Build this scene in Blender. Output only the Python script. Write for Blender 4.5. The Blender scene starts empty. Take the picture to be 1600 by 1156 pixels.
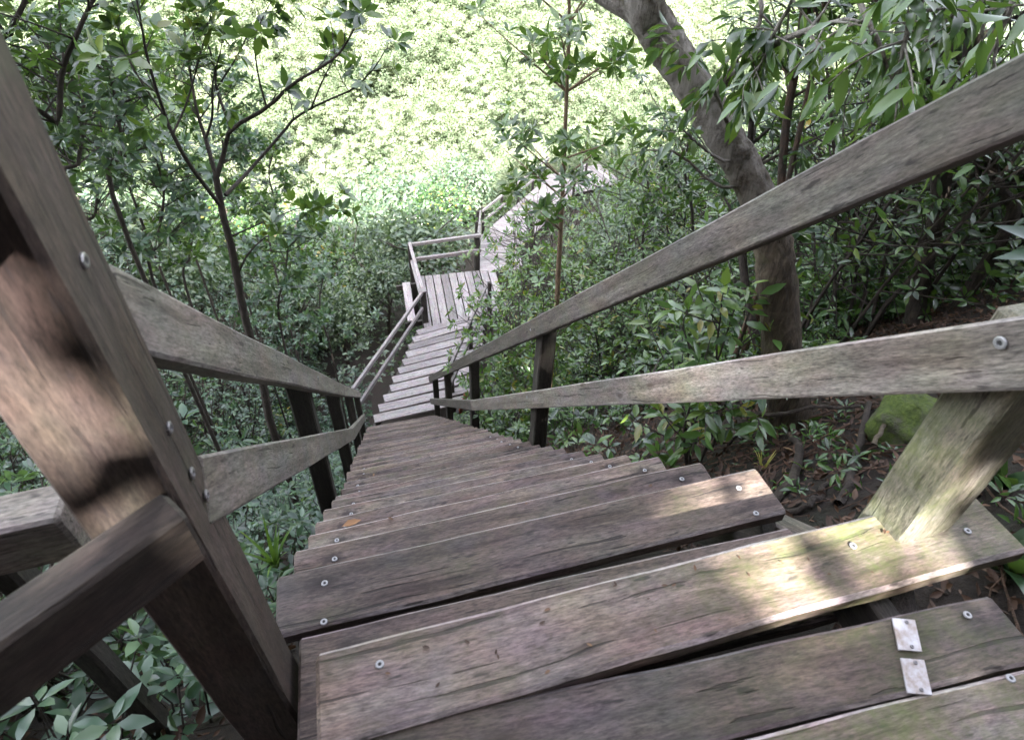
import bpy, math, random
import numpy as np
from mathutils import Vector, Matrix

SC = bpy.context.scene
COL = SC.collection
rng = np.random.default_rng(11)
random.seed(5)

# ------------------------------------------------------------------ camera
F_PX, TILT, ROLL, YAW = 944.3, .6963, .0364, .2988
CAM = np.array([-.3482, -.8577, 1.3680])
_rd = np.array([math.cos(YAW), -math.sin(YAW), 0.]); _fd = np.array([math.sin(YAW), math.cos(YAW), 0.]); _up = np.array([0, 0, 1.])
_f = _fd*math.cos(TILT) - _up*math.sin(TILT)
_u = _fd*math.sin(TILT) + _up*math.cos(TILT)
_r = _rd*math.cos(ROLL) + _u*math.sin(ROLL)
_u = -_rd*math.sin(ROLL) + _u*math.cos(ROLL)
cd = bpy.data.cameras.new('camera'); cam = bpy.data.objects.new('camera', cd); COL.objects.link(cam)
cam.matrix_world = Matrix(((_r[0], _u[0], -_f[0], CAM[0]), (_r[1], _u[1], -_f[1], CAM[1]), (_r[2], _u[2], -_f[2], CAM[2]), (0, 0, 0, 1)))
cd.sensor_fit = 'HORIZONTAL'; cd.sensor_width = 36; cd.lens = F_PX/1600*36
cd.shift_y = -45/1600; cd.clip_start = .02; cd.clip_end = 800
cd.dof.use_dof = True; cd.dof.focus_distance = 3.0; cd.dof.aperture_fstop = 5.6
SC.camera = cam

# ------------------------------------------------------------------ light
SUN_EL = math.radians(43)
SUN_AZ = np.array([-.22, -.975]); SUN_AZ = SUN_AZ/np.linalg.norm(SUN_AZ)
TO_SUN = np.array([SUN_AZ[0]*math.cos(SUN_EL), SUN_AZ[1]*math.cos(SUN_EL), math.sin(SUN_EL)])
w = bpy.data.worlds.new('World'); SC.world = w; w.use_nodes = True
nt = w.node_tree; nt.nodes.clear()
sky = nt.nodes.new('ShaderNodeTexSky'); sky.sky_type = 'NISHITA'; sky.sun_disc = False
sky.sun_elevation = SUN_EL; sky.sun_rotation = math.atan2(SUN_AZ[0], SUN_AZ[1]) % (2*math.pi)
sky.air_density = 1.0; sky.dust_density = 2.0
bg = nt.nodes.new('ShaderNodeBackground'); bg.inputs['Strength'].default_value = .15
out = nt.nodes.new('ShaderNodeOutputWorld')
hs_ = nt.nodes.new('ShaderNodeHueSaturation'); hs_.inputs['Saturation'].default_value = .42      # sky colour desaturated, then warmed, in place of a white balance
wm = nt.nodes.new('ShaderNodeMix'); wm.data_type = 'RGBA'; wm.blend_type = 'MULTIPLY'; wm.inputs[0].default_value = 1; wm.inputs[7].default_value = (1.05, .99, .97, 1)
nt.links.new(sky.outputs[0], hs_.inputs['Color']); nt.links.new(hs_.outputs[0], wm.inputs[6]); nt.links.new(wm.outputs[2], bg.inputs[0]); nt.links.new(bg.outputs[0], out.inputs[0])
sd = bpy.data.lights.new('sun', 'SUN'); sd.energy = 4.4; sd.angle = math.radians(.5); sd.color = (1, .965, .91)
so = bpy.data.objects.new('sun', sd); COL.objects.link(so)
so.rotation_euler = Vector(-TO_SUN).to_track_quat('-Z', 'Y').to_euler()
SC.view_settings.view_transform = 'Standard'; SC.view_settings.look = 'None'
SC.view_settings.exposure = 3.6; SC.view_settings.gamma = 1
SC.render.engine = 'CYCLES'
SC.cycles.max_bounces = 4; SC.cycles.diffuse_bounces = 1; SC.cycles.transmission_bounces = 2; SC.cycles.transparent_max_bounces = 4

# ------------------------------------------------------------------ helpers
def ray(u, v):
    return _r*(u-800)/F_PX - _u*(v-533)/F_PX + _f
def at(u, v, D):            # world point seen at photo pixel (u, v), D metres away measured along the ground
    d = ray(u, v); return CAM + d*(D/math.hypot(d[0], d[1]))
def atz(u, v, z):
    d = ray(u, v); return CAM + d*((z-CAM[2])/d[2])
def px(p):
    q = np.asarray(p)-CAM; d = q@_f
    return 800+F_PX*(q@_r)/d, 533-F_PX*(q@_u)/d, d
def nrm(a): return a/np.maximum(np.linalg.norm(a, axis=-1, keepdims=True), 1e-9)

def tag(o, label=None, cat=None, group=None, kind=None):
    if label: o['label'] = label
    if cat: o['category'] = cat
    if group: o['group'] = group
    if kind: o['kind'] = kind
    return o
def empty(name, loc, label=None, cat=None, group=None):
    o = bpy.data.objects.new(name, None); COL.objects.link(o); o.location = loc; o.empty_display_size = .2
    return tag(o, label, cat, group)
def link(name, me, mats, parent=None, mw=None):
    o = bpy.data.objects.new(name, me); COL.objects.link(o)
    for m in (mats if isinstance(mats, (list, tuple)) else [mats]): me.materials.append(m)
    if parent is not None:
        o.parent = parent; o.matrix_parent_inverse = Matrix.Translation(parent.location).inverted()
    if mw is not None: o.matrix_world = mw; 
    return o
def np_mesh(name, V, faces, matidx=None, tint=None, smooth=False):
    """faces: list of int arrays (N,k) possibly of several k"""
    me = bpy.data.meshes.new(name)
    V = np.asarray(V, np.float32)
    me.vertices.add(len(V)); me.vertices.foreach_set('co', V.ravel())
    faces = [f for f in faces if len(f)]
    tot = np.concatenate([np.full(len(f), f.shape[1], np.int32) for f in faces])
    li = np.concatenate([f.ravel() for f in faces]).astype(np.int32)
    st = np.concatenate([[0], np.cumsum(tot)[:-1]]).astype(np.int32)
    me.loops.add(len(li)); me.loops.foreach_set('vertex_index', li)
    me.polygons.add(len(tot)); me.polygons.foreach_set('loop_start', st); me.polygons.foreach_set('loop_total', tot)
    if matidx is not None: me.polygons.foreach_set('material_index', np.asarray(matidx, np.int32))
    me.polygons.foreach_set('use_smooth', np.full(len(tot), bool(smooth)))
    if tint is not None:
        a = me.attributes.new('tint', 'FLOAT', 'POINT'); a.data.foreach_set('value', np.asarray(tint, np.float32))
    me.update(calc_edges=True)
    return me

# ------------------------------------------------------------------ materials
class NT:
    def __init__(s, name):
        s.m = bpy.data.materials.new(name); s.m.use_nodes = True; s.t = s.m.node_tree; s.t.nodes.clear()
        s.out = s.n('ShaderNodeOutputMaterial')
    def n(s, typ, **kw):
        x = s.t.nodes.new(typ)
        for k, v in kw.items():
            if k in ('op',): x.operation = v
            elif hasattr(x, k) and k not in ('Scale', 'Detail'): setattr(x, k, v)
        return x
    def l(s, a, b): s.t.links.new(a, b)
    def noise(s, vec, scale, detail=5, rough=.6, dist=0):
        x = s.n('ShaderNodeTexNoise'); x.inputs['Scale'].default_value = scale; x.inputs['Detail'].default_value = detail
        x.inputs['Roughness'].default_value = rough; x.inputs['Distortion'].default_value = dist
        if vec is not None: s.l(vec, x.inputs['Vector'])
        return x.outputs['Fac']
    def ramp(s, fac, stops):
        x = s.n('ShaderNodeValToRGB'); r = x.color_ramp
        while len(r.elements) < len(stops): r.elements.new(.5)
        for e, (p, c) in zip(r.elements, stops):
            e.position = p; e.color = (c, c, c, 1) if isinstance(c, (int, float)) else (*c, 1)
        s.l(fac, x.inputs[0]); return x.outputs[0]
    def mix(s, fac, a, b, mode='MIX'):
        x = s.n('ShaderNodeMix'); x.data_type = 'RGBA'; x.blend_type = mode
        for sock, v in ((x.inputs[0], fac), (x.inputs[6], a), (x.inputs[7], b)):
            if hasattr(v, 'is_linked'): s.l(v, sock)
            elif isinstance(v, (int, float)): sock.default_value = v
            else: sock.default_value = (*v, 1)
        return x.outputs[2]
    def math(s, op, a, b=None):
        x = s.n('ShaderNodeMath'); x.operation = op
        for i, v in enumerate((a, b)):
            if v is None: continue
            if hasattr(v, 'is_linked'): s.l(v, x.inputs[i])
            else: x.inputs[i].default_value = v
        return x.outputs[0]
    def mapping(s, vec, scale, loc=None):
        x = s.n('ShaderNodeMapping'); x.inputs['Scale'].default_value = scale
        s.l(vec, x.inputs['Vector'])
        if loc is not None: s.l(loc, x.inputs['Location'])
        return x.outputs[0]

def wood(name, dark, mid, light, moss=.0, damp_end=False, stains=False, crack=.5, mosscol=(.10, .13, .035), blotch=(.09, .075, .085), dirt=.35):
    s = NT(name)
    tc = s.n('ShaderNodeTexCoord').outputs['Object']
    oi = s.n('ShaderNodeObjectInfo').outputs['Random']
    off = s.n('ShaderNodeCombineXYZ')
    o1 = s.math('MULTIPLY', oi, 37.0)
    s.l(o1, off.inputs[0]); s.l(s.math('MULTIPLY', oi, 91.0), off.inputs[1]); s.l(s.math('MULTIPLY', oi, 53.0), off.inputs[2])
    off = off.outputs[0]
    add = s.n('ShaderNodeVectorMath'); add.operation = 'ADD'; s.l(tc, add.inputs[0]); s.l(off, add.inputs[1]); v = add.outputs[0]
    wob = s.n('ShaderNodeTexNoise'); wob.inputs['Scale'].default_value = 2.5; s.l(v, wob.inputs['Vector'])
    wv = s.n('ShaderNodeVectorMath'); wv.operation = 'MULTIPLY_ADD'; s.l(wob.outputs['Color'], wv.inputs[0]); wv.inputs[1].default_value = (.0, .05, .05); s.l(v, wv.inputs[2]); v2 = wv.outputs[0]
    g1 = s.noise(s.mapping(v2, (1.6, 22, 22)), 1.0, 6, .65)
    g2 = s.noise(s.mapping(v2, (5, 120, 120)), 1.0, 4, .7)
    bl = s.noise(v, 3.2, 5, .6, .4)
    bl2 = s.noise(s.mapping(v, (4, 9, 9)), 1.5, 6, .7)
    col = s.ramp(g1, [(.28, dark), (.5, mid), (.74, light)])
    col = s.mix(s.ramp(g2, [(.3, .75), (.7, 1.15)]), (0, 0, 0), col) if False else s.mix(.65, col, s.mix(1.0, col, s.ramp(g2, [(.28, .45), (.62, 1.25)]), 'MULTIPLY'))
    col = s.mix(s.ramp(bl, [(.46, 0.), (.66, .55)]), col, blotch)
    # fine fibre speckle, pits and weathered colour patches
    sp = s.noise(s.mapping(v2, (26, 110, 110)), 1.0, 4, .75)
    col = s.mix(.8, col, s.mix(1.0, col, s.ramp(sp, [(.30, .30), (.46, .9), (.60, 1.05), (.72, 1.55)]), 'MULTIPLY'))
    sp2 = s.noise(s.mapping(v, (48, 250, 250)), 1.0, 3, .7)
    col = s.mix(.75, col, s.mix(1.0, col, s.ramp(sp2, [(.32, .45), (.5, 1.), (.68, 1.5)]), 'MULTIPLY'))
    pit = s.noise(s.mapping(v, (14, 62, 62)), 1.0, 2, .5)
    col = s.mix(s.ramp(pit, [(.66, 0.), (.72, .8)]), col, (.022, .018, .018))
    cn = s.n('ShaderNodeTexNoise'); cn.inputs['Scale'].default_value = 1.0; cn.inputs['Detail'].default_value = 3; s.l(s.mapping(v, (6, 16, 16)), cn.inputs['Vector'])
    col = s.mix(.17, col, s.mix(1.0, s.mix(1.0, col, cn.outputs['Color'], 'MULTIPLY'), (2.05, 2.05, 2.05), 'MULTIPLY'))
    # damp dark stains
    col = s.mix(s.ramp(bl2, [(.55, 0.), (.72, dirt)]), col, (.035, .028, .028))
    # knots
    vo = s.n('ShaderNodeTexVoronoi'); vo.inputs['Scale'].default_value = 1.0; s.l(s.mapping(v, (3.1, 9, 9)), vo.inputs['Vector'])
    col = s.mix(s.ramp(vo.outputs['Distance'], [(.05, .75), (.13, 0.)]), col, (.04, .028, .022))
    # checks
    ck = s.noise(s.mapping(v2, (1.1, 60, 60)), 1.0, 3, .5)
    ckm = s.ramp(ck, [(.635, 0.), (.665, crack)])
    col = s.mix(ckm, col, (.012, .01, .01))
    if moss > 0:
        mm = s.noise(v, 5.5, 6, .7); mf = s.noise(v, 40, 4, .7)
        mk = s.math('MULTIPLY', s.ramp(mm, [(.62-.28*moss, 0.), (.85-.25*moss, 1.)]), s.ramp(mf, [(.3, .2), (.65, .9)]))
        if damp_end:                             # moss thickens towards the end that lies over the damp soil
            sx = s.n('ShaderNodeSeparateXYZ'); s.l(tc, sx.inputs[0]); mk = s.math('MULTIPLY', mk, s.ramp(s.math('MULTIPLY', sx.outputs[0], .7), [(.35, .25), (.85, 1.)]))
        col = s.mix(mk, col, mosscol)
    if stains:                                   # iron stains round the screws at both ends of the board
        sx = s.n('ShaderNodeSeparateXYZ'); s.l(tc, sx.inputs[0]); nz = s.noise(v, 55, 3, .6)
        for x0 in (.102, 1.212):
            dd = s.math('SQRT', s.math('ADD', s.math('POWER', s.math('MULTIPLY', s.math('SUBTRACT', sx.outputs[0], x0), .55), 2.), s.math('POWER', s.math('ADD', sx.outputs[1], .05), 2.)))
            dd = s.math('ADD', dd, s.math('MULTIPLY', s.math('SUBTRACT', nz, .5), .03))
            col = s.mix(s.ramp(s.math('MULTIPLY', dd, 20.), [(.18, .8), (.55, 0.)]), col, (.022, .016, .016))
    # each board has weathered differently
    br = s.ramp(oi, [(0., .62), (.5, 1.), (1., 1.32)])
    col = s.mix(1.0, col, br, 'MULTIPLY')
    p = s.n('ShaderNodeBsdfPrincipled'); s.l(col, p.inputs['Base Color'])
    p.inputs['Roughness'].default_value = .72; p.inputs['Specular IOR Level'].default_value = .35
    h = s.math('SUBTRACT', s.math('ADD', s.math('MULTIPLY', g1, .4), s.math('ADD', s.math('MULTIPLY', g2, .35), s.math('MULTIPLY', sp, .4))), s.math('MULTIPLY', ckm, 1.2))
    b = s.n('ShaderNodeBump'); b.inputs['Strength'].default_value = .7; b.inputs['Distance'].default_value = .004
    s.l(h, b.inputs['Height']); s.l(b.outputs[0], p.inputs['Normal'])
    s.l(p.outputs[0], s.out.inputs[0]); return s.m

M = {}
M['tread'] = wood('weathered tread timber', (.040, .027, .022), (.122, .090, .075), (.205, .162, .138), moss=.32, stains=True, crack=.75, mosscol=(.085, .09, .04), blotch=(.082, .070, .074), dirt=.6)
M['tread_edge'] = wood('worn tread edge', (.19, .155, .15), (.27, .23, .22), (.36, .31, .30), moss=.1, crack=.3, dirt=.2)
M['mossy'] = wood('mossy tread timber', (.05, .035, .028), (.125, .09, .077), (.20, .155, .135), moss=.95, damp_end=True, crack=.7, mosscol=(.065, .085, .022))
M['rail'] = wood('grey rail timber', (.062, .052, .043), (.138, .121, .104), (.22, .20, .178), moss=.22, crack=.55, mosscol=(.11, .12, .075), blotch=(.12, .11, .105))
M['rail_edge'] = wood('worn rail edge', (.15, .135, .125), (.22, .20, .185), (.30, .28, .265), moss=.1, crack=.3)
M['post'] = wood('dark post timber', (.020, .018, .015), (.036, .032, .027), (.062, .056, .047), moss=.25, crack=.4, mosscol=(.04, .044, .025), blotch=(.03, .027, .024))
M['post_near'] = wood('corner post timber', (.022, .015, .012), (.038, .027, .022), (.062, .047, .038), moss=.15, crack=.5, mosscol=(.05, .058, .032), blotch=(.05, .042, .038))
M['post_moss'] = wood('mossy post timber', (.085, .076, .06), (.14, .127, .10), (.20, .182, .15), moss=.7, crack=.3, mosscol=(.085, .10, .035), blotch=(.13, .125, .09))
M['deck'] = wood('pale deck timber', (.145, .132, .127), (.228, .211, .205), (.325, .303, .296), moss=.05, crack=.4, blotch=(.22, .18, .19), dirt=.25)
M['deck_edge'] = wood('pale deck edge', (.22, .19, .19), (.3, .26, .26), (.38, .34, .34), moss=0, crack=.2, dirt=.2)

def simple(name, col, rough=.5, metal=0., noise=None):
    s = NT(name); p = s.n('ShaderNodeBsdfPrincipled'); p.inputs['Roughness'].default_value = rough; p.inputs['Metallic'].default_value = metal
    if noise:
        tc = s.n('ShaderNodeTexCoord').outputs['Object']; s.l(s.ramp(s.noise(tc, noise[0], 6, .7), [(.35, col), (.65, noise[1])]), p.inputs['Base Color'])
    else: p.inputs['Base Color'].default_value = (*col, 1)
    s.l(p.outputs[0], s.out.inputs[0]); return s.m
M['screw'] = simple('galvanised screw', (.30, .30, .31), .5, .5)
M['hole'] = simple('dark screw socket', (.03, .03, .03), .7)
M['bolt'] = simple('dull bolt', (.22, .21, .22), .45, .8)
M['plate'] = simple('scuffed metal plate', (.46, .46, .50), .5, .3, (38, (.24, .19, .16)))
M['redstick'] = simple('orange red stem', (.42, .09, .045), .6, 0, (14, (.30, .07, .045)))

def leafmat(name, stops, rough=.42, trans=.3, tcol=(.18, .28, .03), spec=.5):
    s = NT(name); a = s.n('ShaderNodeAttribute'); a.attribute_name = 'tint'
    col = s.ramp(a.outputs['Fac'], stops)
    p = s.n('ShaderNodeBsdfPrincipled'); s.l(col, p.inputs['Base Color']); p.inputs['Roughness'].default_value = rough; p.inputs['Specular IOR Level'].default_value = spec
    t = s.n('ShaderNodeBsdfTranslucent'); s.l(s.mix(.5, s.mix(1., col, (2.2, 2.2, 1.4), 'MULTIPLY'), tcol), t.inputs[0])
    m = s.n('ShaderNodeMixShader'); m.inputs[0].default_value = trans
    s.l(p.outputs[0], m.inputs[1]); s.l(t.outputs[0], m.inputs[2]); s.l(m.outputs[0], s.out.inputs[0]); return s.m
G = [(0., (.008, .020, .010)), (.35, (.024, .058, .023)), (.7, (.075, .15, .042)), (.9, (.10, .15, .035)), (1., (.30, .20, .03))]
M['leaf'] = leafmat('glossy leaf', G, .27, .26, spec=.8)
M['leaf_blue'] = leafmat('blue green leaf', [(0., (.007, .019, .012)), (.4, (.030, .068, .045)), (.75, (.075, .14, .085)), (1., (.13, .2, .08))], .3, .26, spec=.7)
M['leaf_valley'] = leafmat('valley leaf', [(0., (.014, .032, .020)), (.4, (.055, .09, .055)), (.75, (.11, .155, .095)), (1., (.18, .22, .12))], .35, .25, spec=.7)
M['leaf_dark'] = leafmat('dark leaf', [(0., (.010, .026, .014)), (.5, (.022, .052, .022)), (.85, (.045, .09, .028)), (1., (.12, .15, .03))], .36, .25)
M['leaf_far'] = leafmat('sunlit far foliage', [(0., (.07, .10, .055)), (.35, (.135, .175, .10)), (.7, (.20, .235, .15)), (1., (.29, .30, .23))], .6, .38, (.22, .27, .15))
M['leaf_canopy'] = leafmat('canopy leaf', G, .5, .08)
M['litter'] = leafmat('dry fallen leaf', [(0., (.035, .018, .011)), (.5, (.065, .034, .019)), (.85, (.14, .075, .04)), (1., (.28, .19, .10))], .7, .05, (.1, .05, .02))
M['grass'] = leafmat('grass blade', [(0., (.03, .07, .02)), (.6, (.07, .14, .03)), (.9, (.16, .22, .05)), (1., (.35, .32, .10))], .5, .3)

def bark(name, a, b, c, moss=.2, scale=1., pale=(.05, .04, .032)):
    s = NT(name); tc = s.n('ShaderNodeTexCoord').outputs['Object']
    v = s.mapping(tc, (42*scale, 42*scale, 7*scale)); n1 = s.noise(v, 1., 7, .7, .6); n2 = s.noise(tc, 5*scale, 5, .65)
    col = s.ramp(n1, [(.3, a), (.52, b), (.72, c)])
    col = s.mix(s.ramp(n2, [(.52, 0.), (.60, .75)]), col, c)
    sx = s.n('ShaderNodeSeparateXYZ'); s.l(tc, sx.inputs[0])      # pale lichen grows higher up the stem
    n4 = s.noise(tc, 7*scale, 6, .75)
    col = s.mix(s.math('MULTIPLY', s.ramp(s.math('MULTIPLY', sx.outputs[2], .4), [(.42, 0.), (.62, .85)]), s.ramp(n4, [(.38, 0.), (.56, 1.)])), col, pale)
    n3 = s.noise(tc, 9*scale, 5, .7); col = s.mix(s.ramp(n3, [(.55, 0.), (.75, moss)]), col, (.10, .115, .04))
    p = s.n('ShaderNodeBsdfPrincipled'); s.l(col, p.inputs['Base Color']); p.inputs['Roughness'].default_value = .85
    bp = s.n('ShaderNodeBump'); bp.inputs['Strength'].default_value = 1.; bp.inputs['Distance'].default_value = .03; s.l(n1, bp.inputs['Height']); s.l(bp.outputs[0], p.inputs['Normal'])
    s.l(p.outputs[0], s.out.inputs[0]); return s.m
M['bark_grey'] = bark('grey brown bark', (.018, .012, .007), (.058, .041, .025), (.125, .098, .066), .5, 1., (.36, .335, .30))
M['bark_dark'] = bark('dark bark', (.022, .016, .012), (.045, .033, .026), (.085, .065, .05), .15, 1.6)
M['bark_red'] = bark('reddish bark', (.05, .025, .016), (.10, .055, .035), (.17, .10, .065), .1, 1.6)
M['bark_pale'] = bark('pale orange bark', (.16, .10, .06), (.28, .18, .11), (.40, .28, .19), .1, 1.8, (.24, .17, .11))

s = NT('forest floor'); tc = s.n('ShaderNodeTexCoord').outputs['Object']
n1 = s.noise(tc, 3, 8, .7); n2 = s.noise(tc, 28, 6, .75); n3 = s.noise(tc, .5, 4, .6)
c = s.ramp(n2, [(.3, (.010, .006, .005)), (.55, (.024, .015, .010)), (.75, (.055, .033, .022))])
c = s.mix(s.ramp(n1, [(.5, 0.), (.68, .8)]), c, (.014, .022, .009)); c = s.mix(s.ramp(n3, [(.45, 0.), (.65, .35)]), c, (.03, .02, .014))
sx = s.n('ShaderNodeSeparateXYZ'); s.l(tc, sx.inputs[0])           # low green growth covers the soil of the opposite hillside
c = s.mix(s.ramp(s.math('MULTIPLY', sx.outputs[1], .01), [(.23, 0.), (.30, 1.)]), c, s.ramp(n2, [(.3, (.03, .05, .025)), (.7, (.12, .15, .09))]))
p = s.n('ShaderNodeBsdfPrincipled'); s.l(c, p.inputs['Base Color']); p.inputs['Roughness'].default_value = .95
b = s.n('ShaderNodeBump'); b.inputs['Strength'].default_value = 1; b.inputs['Distance'].default_value = .05; s.l(n2, b.inputs['Height']); s.l(b.outputs[0], p.inputs['Normal'])
s.l(p.outputs[0], s.out.inputs[0]); M['floor'] = s.m
s = NT('mossy stone'); tc = s.n('ShaderNodeTexCoord').outputs['Object']
n1 = s.noise(tc, 7, 6, .7); n2 = s.noise(tc, 45, 5, .75)
c = s.mix(s.ramp(n1, [(.34, 0.), (.5, 1.)]), (.09, .08, .065), s.ramp(n2, [(.3, (.035, .06, .01)), (.7, (.13, .18, .03))]))
p = s.n('ShaderNodeBsdfPrincipled'); s.l(c, p.inputs['Base Color']); p.inputs['Roughness'].default_value = .95
b = s.n('ShaderNodeBump'); b.inputs['Strength'].default_value = 1; b.inputs['Distance'].default_value = .03; s.l(n2, b.inputs['Height']); s.l(b.outputs[0], p.inputs['Normal'])
s.l(p.outputs[0], s.out.inputs[0]); M['rock'] = s.m

# ------------------------------------------------------------------ ground
def smooth(a, b, x):
    t = np.clip((x-a)/(b-a), 0, 1); return t*t*(3-2*t)
YP = np.array([-60, -30, -12, -3, -.3, .1, 7.3, 11, 14, 20, 28, 33, 50, 70, 160])
ZP = np.array([34, 19, 8, 1.2, -.34, -.78, -7.95, -9.3, -10.7, -13.3, -17.2, -18.2, -8.5, 3, 60])
def ground(x, y):
    x = np.asarray(x, float); y = np.asarray(y, float)
    c = np.interp(y, YP, ZP); ww = 1-smooth(26, 36, y)
    l = np.maximum(0, -.8-x); r = np.maximum(0, x-.85)
    lf = smooth(-.5, 5, y)*(1-smooth(15, 24, y))
    z = c + ww*(lf*(-.9*(1-np.exp(-l*.9)) + 6.5*(1-np.exp(-np.maximum(0, l-1.6)*.17))) - (1-lf)*smooth(6, 14, y)*3.5*(1-np.exp(-l*.12)) + 5.0*(1-np.exp(-r*.09)))
    z = z + .05*np.sin(2.3*x+1.1*y)*np.sin(1.7*y-.6*x)*smooth(.9, 1.6, np.abs(x)) + .5*np.sin(.31*x+.2)*np.sin(.27*y)*smooth(14, 25, y)
    return z
def grid(name, xs, ys, mat):
    X, Y = np.meshgrid(xs, ys); Z = ground(X, Y)
    V = np.stack([X, Y, Z], -1).reshape(-1, 3); nx = len(xs); i = np.arange((len(ys)-1)*nx).reshape(-1, nx)[:, :-1].ravel()
    o = link(name, np_mesh(name, V, [np.stack([i, i+1, i+1+nx, i+nx], -1)], smooth=True), mat)
    return o
xs = np.concatenate([np.linspace(-90, -8, 42)[:-1], np.linspace(-8, 10, 150), np.linspace(10, 110, 50)[1:]])
ys = np.concatenate([np.linspace(-60, -4, 30)[:-1], np.linspace(-4, 26, 220), np.linspace(26, 160, 80)[1:]])
tag(grid('hillside', xs, ys, M['floor']), kind='structure', label='steep leaf covered forest slope under the stairs and valley', cat='ground')

# ------------------------------------------------------------------ timber
def plank_mesh(name, L, W, T, bev=.006, seg=8, wob=.002, seed=0):
    """x along grain (0..L), y width (-W..0), z thickness (-T..0)"""
    r = np.random.default_rng(seed)
    b = min(bev, T*.3)
    prof = np.array([[-W+b, 0], [-b, 0], [0, -b], [0, -T+b], [-b, -T], [-W+b, -T], [-W, -T+b], [-W, -b]])
    ts = np.concatenate([[0, b], np.linspace(b, L-b, seg+2)[1:-1], [L-b, L]])
    V = []; ph = r.uniform(0, 6, 4)
    for k, t in enumerate(ts):
        q = prof.copy()
        if k in (0, len(ts)-1):
            cen = np.array([-W/2, -T/2]); q = cen+(q-cen)*np.array([1-2*b/W, 1-2*b/T])
        q = q + wob*np.array([math.sin(t*5+ph[0])+.6*math.sin(t*17+ph[1]), math.sin(t*4+ph[2])+.5*math.sin(t*13+ph[3])])
        q = q + r.normal(0, wob*.25, q.shape)
        V.append(np.column_stack([np.full(8, t), q]))
    V = np.concatenate(V); n = len(ts)
    F = []; mi = []
    for k in range(n-1):
        for j in range(8):
            F.append([k*8+j, k*8+(j+1) % 8, (k+1)*8+(j+1) % 8, (k+1)*8+j]); mi.append(1 if j in (1, 3, 5, 7) and 0 < k < n-2 else 0)
    F = np.array(F)[:, ::-1]
    caps = np.array([list(range(8)), [(n-1)*8+j for j in range(7, -1, -1)]])
    return np_mesh(name, V, [F, caps], mi+[0, 0])
_seed = [0]
def plank(name, parent, p0, xdir, updir, L, W, T, mats, **kw):
    """p0: start corner (x=0,y=0,z=0) of the plank; xdir along the grain; updir normal of the broad face"""
    _seed[0] += 1
    X = nrm(np.asarray(xdir, float)); Z = np.asarray(updir, float); Z = nrm(Z-X*(Z@X)); Y = np.cross(Z, X)
    me = plank_mesh(name, L, W, T, seed=_seed[0], **kw)
    mw = Matrix(((X[0], Y[0], Z[0], p0[0]), (X[1], Y[1], Z[1], p0[1]), (X[2], Y[2], Z[2], p0[2]), (0, 0, 0, 1)))
    o = link(name, me, list(mats), parent)
    o.matrix_basis = mw if parent is None else mw
    return o
def beam(name, parent, a, b, side, W, T, mats, **kw):
    """beam from a to b (a,b on the top edge centre of its 'up' face); side = horizontal direction of its thickness"""
    a = np.asarray(a, float); b = np.asarray(b, float); X = nrm(b-a); S = np.asarray(side, float); S = nrm(S-X*(S@X)); Z = np.cross(X, S)
    if Z[2] < 0: Z = -Z
    Y = np.cross(Z, X)                      # local y
    return plank(name, parent, a+Y*(T/2), X, Z, np.linalg.norm(b-a), T, W, mats, **kw)
def post(name, parent, x, y, z0, z1, sx, sy, mats, **kw):
    """vertical post occupying x..x+sx, y..y+sy"""
    # grain along z: xdir = up ; broad normal = +x
    return plank(name, parent, (x+sx, y, z0), (0, 0, 1), (1, 0, 0), z1-z0, sy, sx, mats, bev=.008, **kw)
def screw(parent, p, up=(0, 0, 1), r=.0078, name='screw', mat='screw'):
    n = 12; Z = nrm(np.asarray(up, float)); A = nrm(np.cross(Z, [.31, .95, .1])); Bv = np.cross(Z, A); V = []; F = []
    for rr, h in ((r, 0), (r, .002), (r*.8, .0032), (r*.45, .0032), (r*.4, .0012)):
        for k in range(n):
            a = 2*math.pi*k/n; V.append(np.asarray(p)+A*rr*math.cos(a)+Bv*rr*math.sin(a)+Z*h)
    for q in range(4):
        for k in range(n): F.append([q*n+k, q*n+(k+1) % n, (q+1)*n+(k+1) % n, (q+1)*n+k])
    me = np_mesh(name, V, [np.array(F), np.array([[4*n+k for k in range(n)]])], [0]*len(F)+[1])
    o = link(name, me, [M[mat], M['hole']])
    o.parent = parent; o.matrix_parent_inverse = (parent_mw(parent)).inverted()
    return o
def parent_mw(o):
    m = o.matrix_basis.copy()
    while o.parent is not None:
        m = o.matrix_parent_inverse @ m if False else m
        m = o.parent.matrix_basis @ (o.matrix_parent_inverse @ m); o = o.parent
    return m
def tubes(polys, sides=6, squash=None, rough=0., seed=0):
    """polys: list of (pts Nx3, radii N) -> V, F"""
    V = []; F = []; base = 0; rr = np.random.default_rng(seed)
    for pts, rad in polys:
        pts = np.asarray(pts, float); rad = np.asarray(rad, float); n = len(pts)
        t = nrm(np.gradient(pts, axis=0)); ref = np.array([.3, .2, .93]) if abs(t[0] @ np.array([.3, .2, .93])) < .9 else np.array([1., 0, 0])
        A = nrm(np.cross(t, ref)); Bn = np.cross(t, A); ang = np.arange(sides)*2*np.pi/sides
        ring = A[:, None]*np.cos(ang)[None, :, None] + Bn[:, None]*np.sin(ang)[None, :, None]
        R = rad[:, None]*(1+rough*.6*rr.normal(0, 1, (n, sides)))
        if rough: R = R*(1+rough*1.3*(rr.normal(0, 1, sides)[None]+np.cumsum(rr.normal(0, .22, (n, sides)), 0)).clip(-2, 2))
        V.append((pts[:, None]+ring*R[..., None]).reshape(-1, 3))
        i = np.arange((n-1)*sides).reshape(n-1, sides); j = np.roll(i, -1, axis=1)
        F.append(np.stack([i, j, j+sides, i+sides], -1).reshape(-1, 4)+base); base += n*sides
    return np.concatenate(V), np.concatenate(F)
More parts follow.
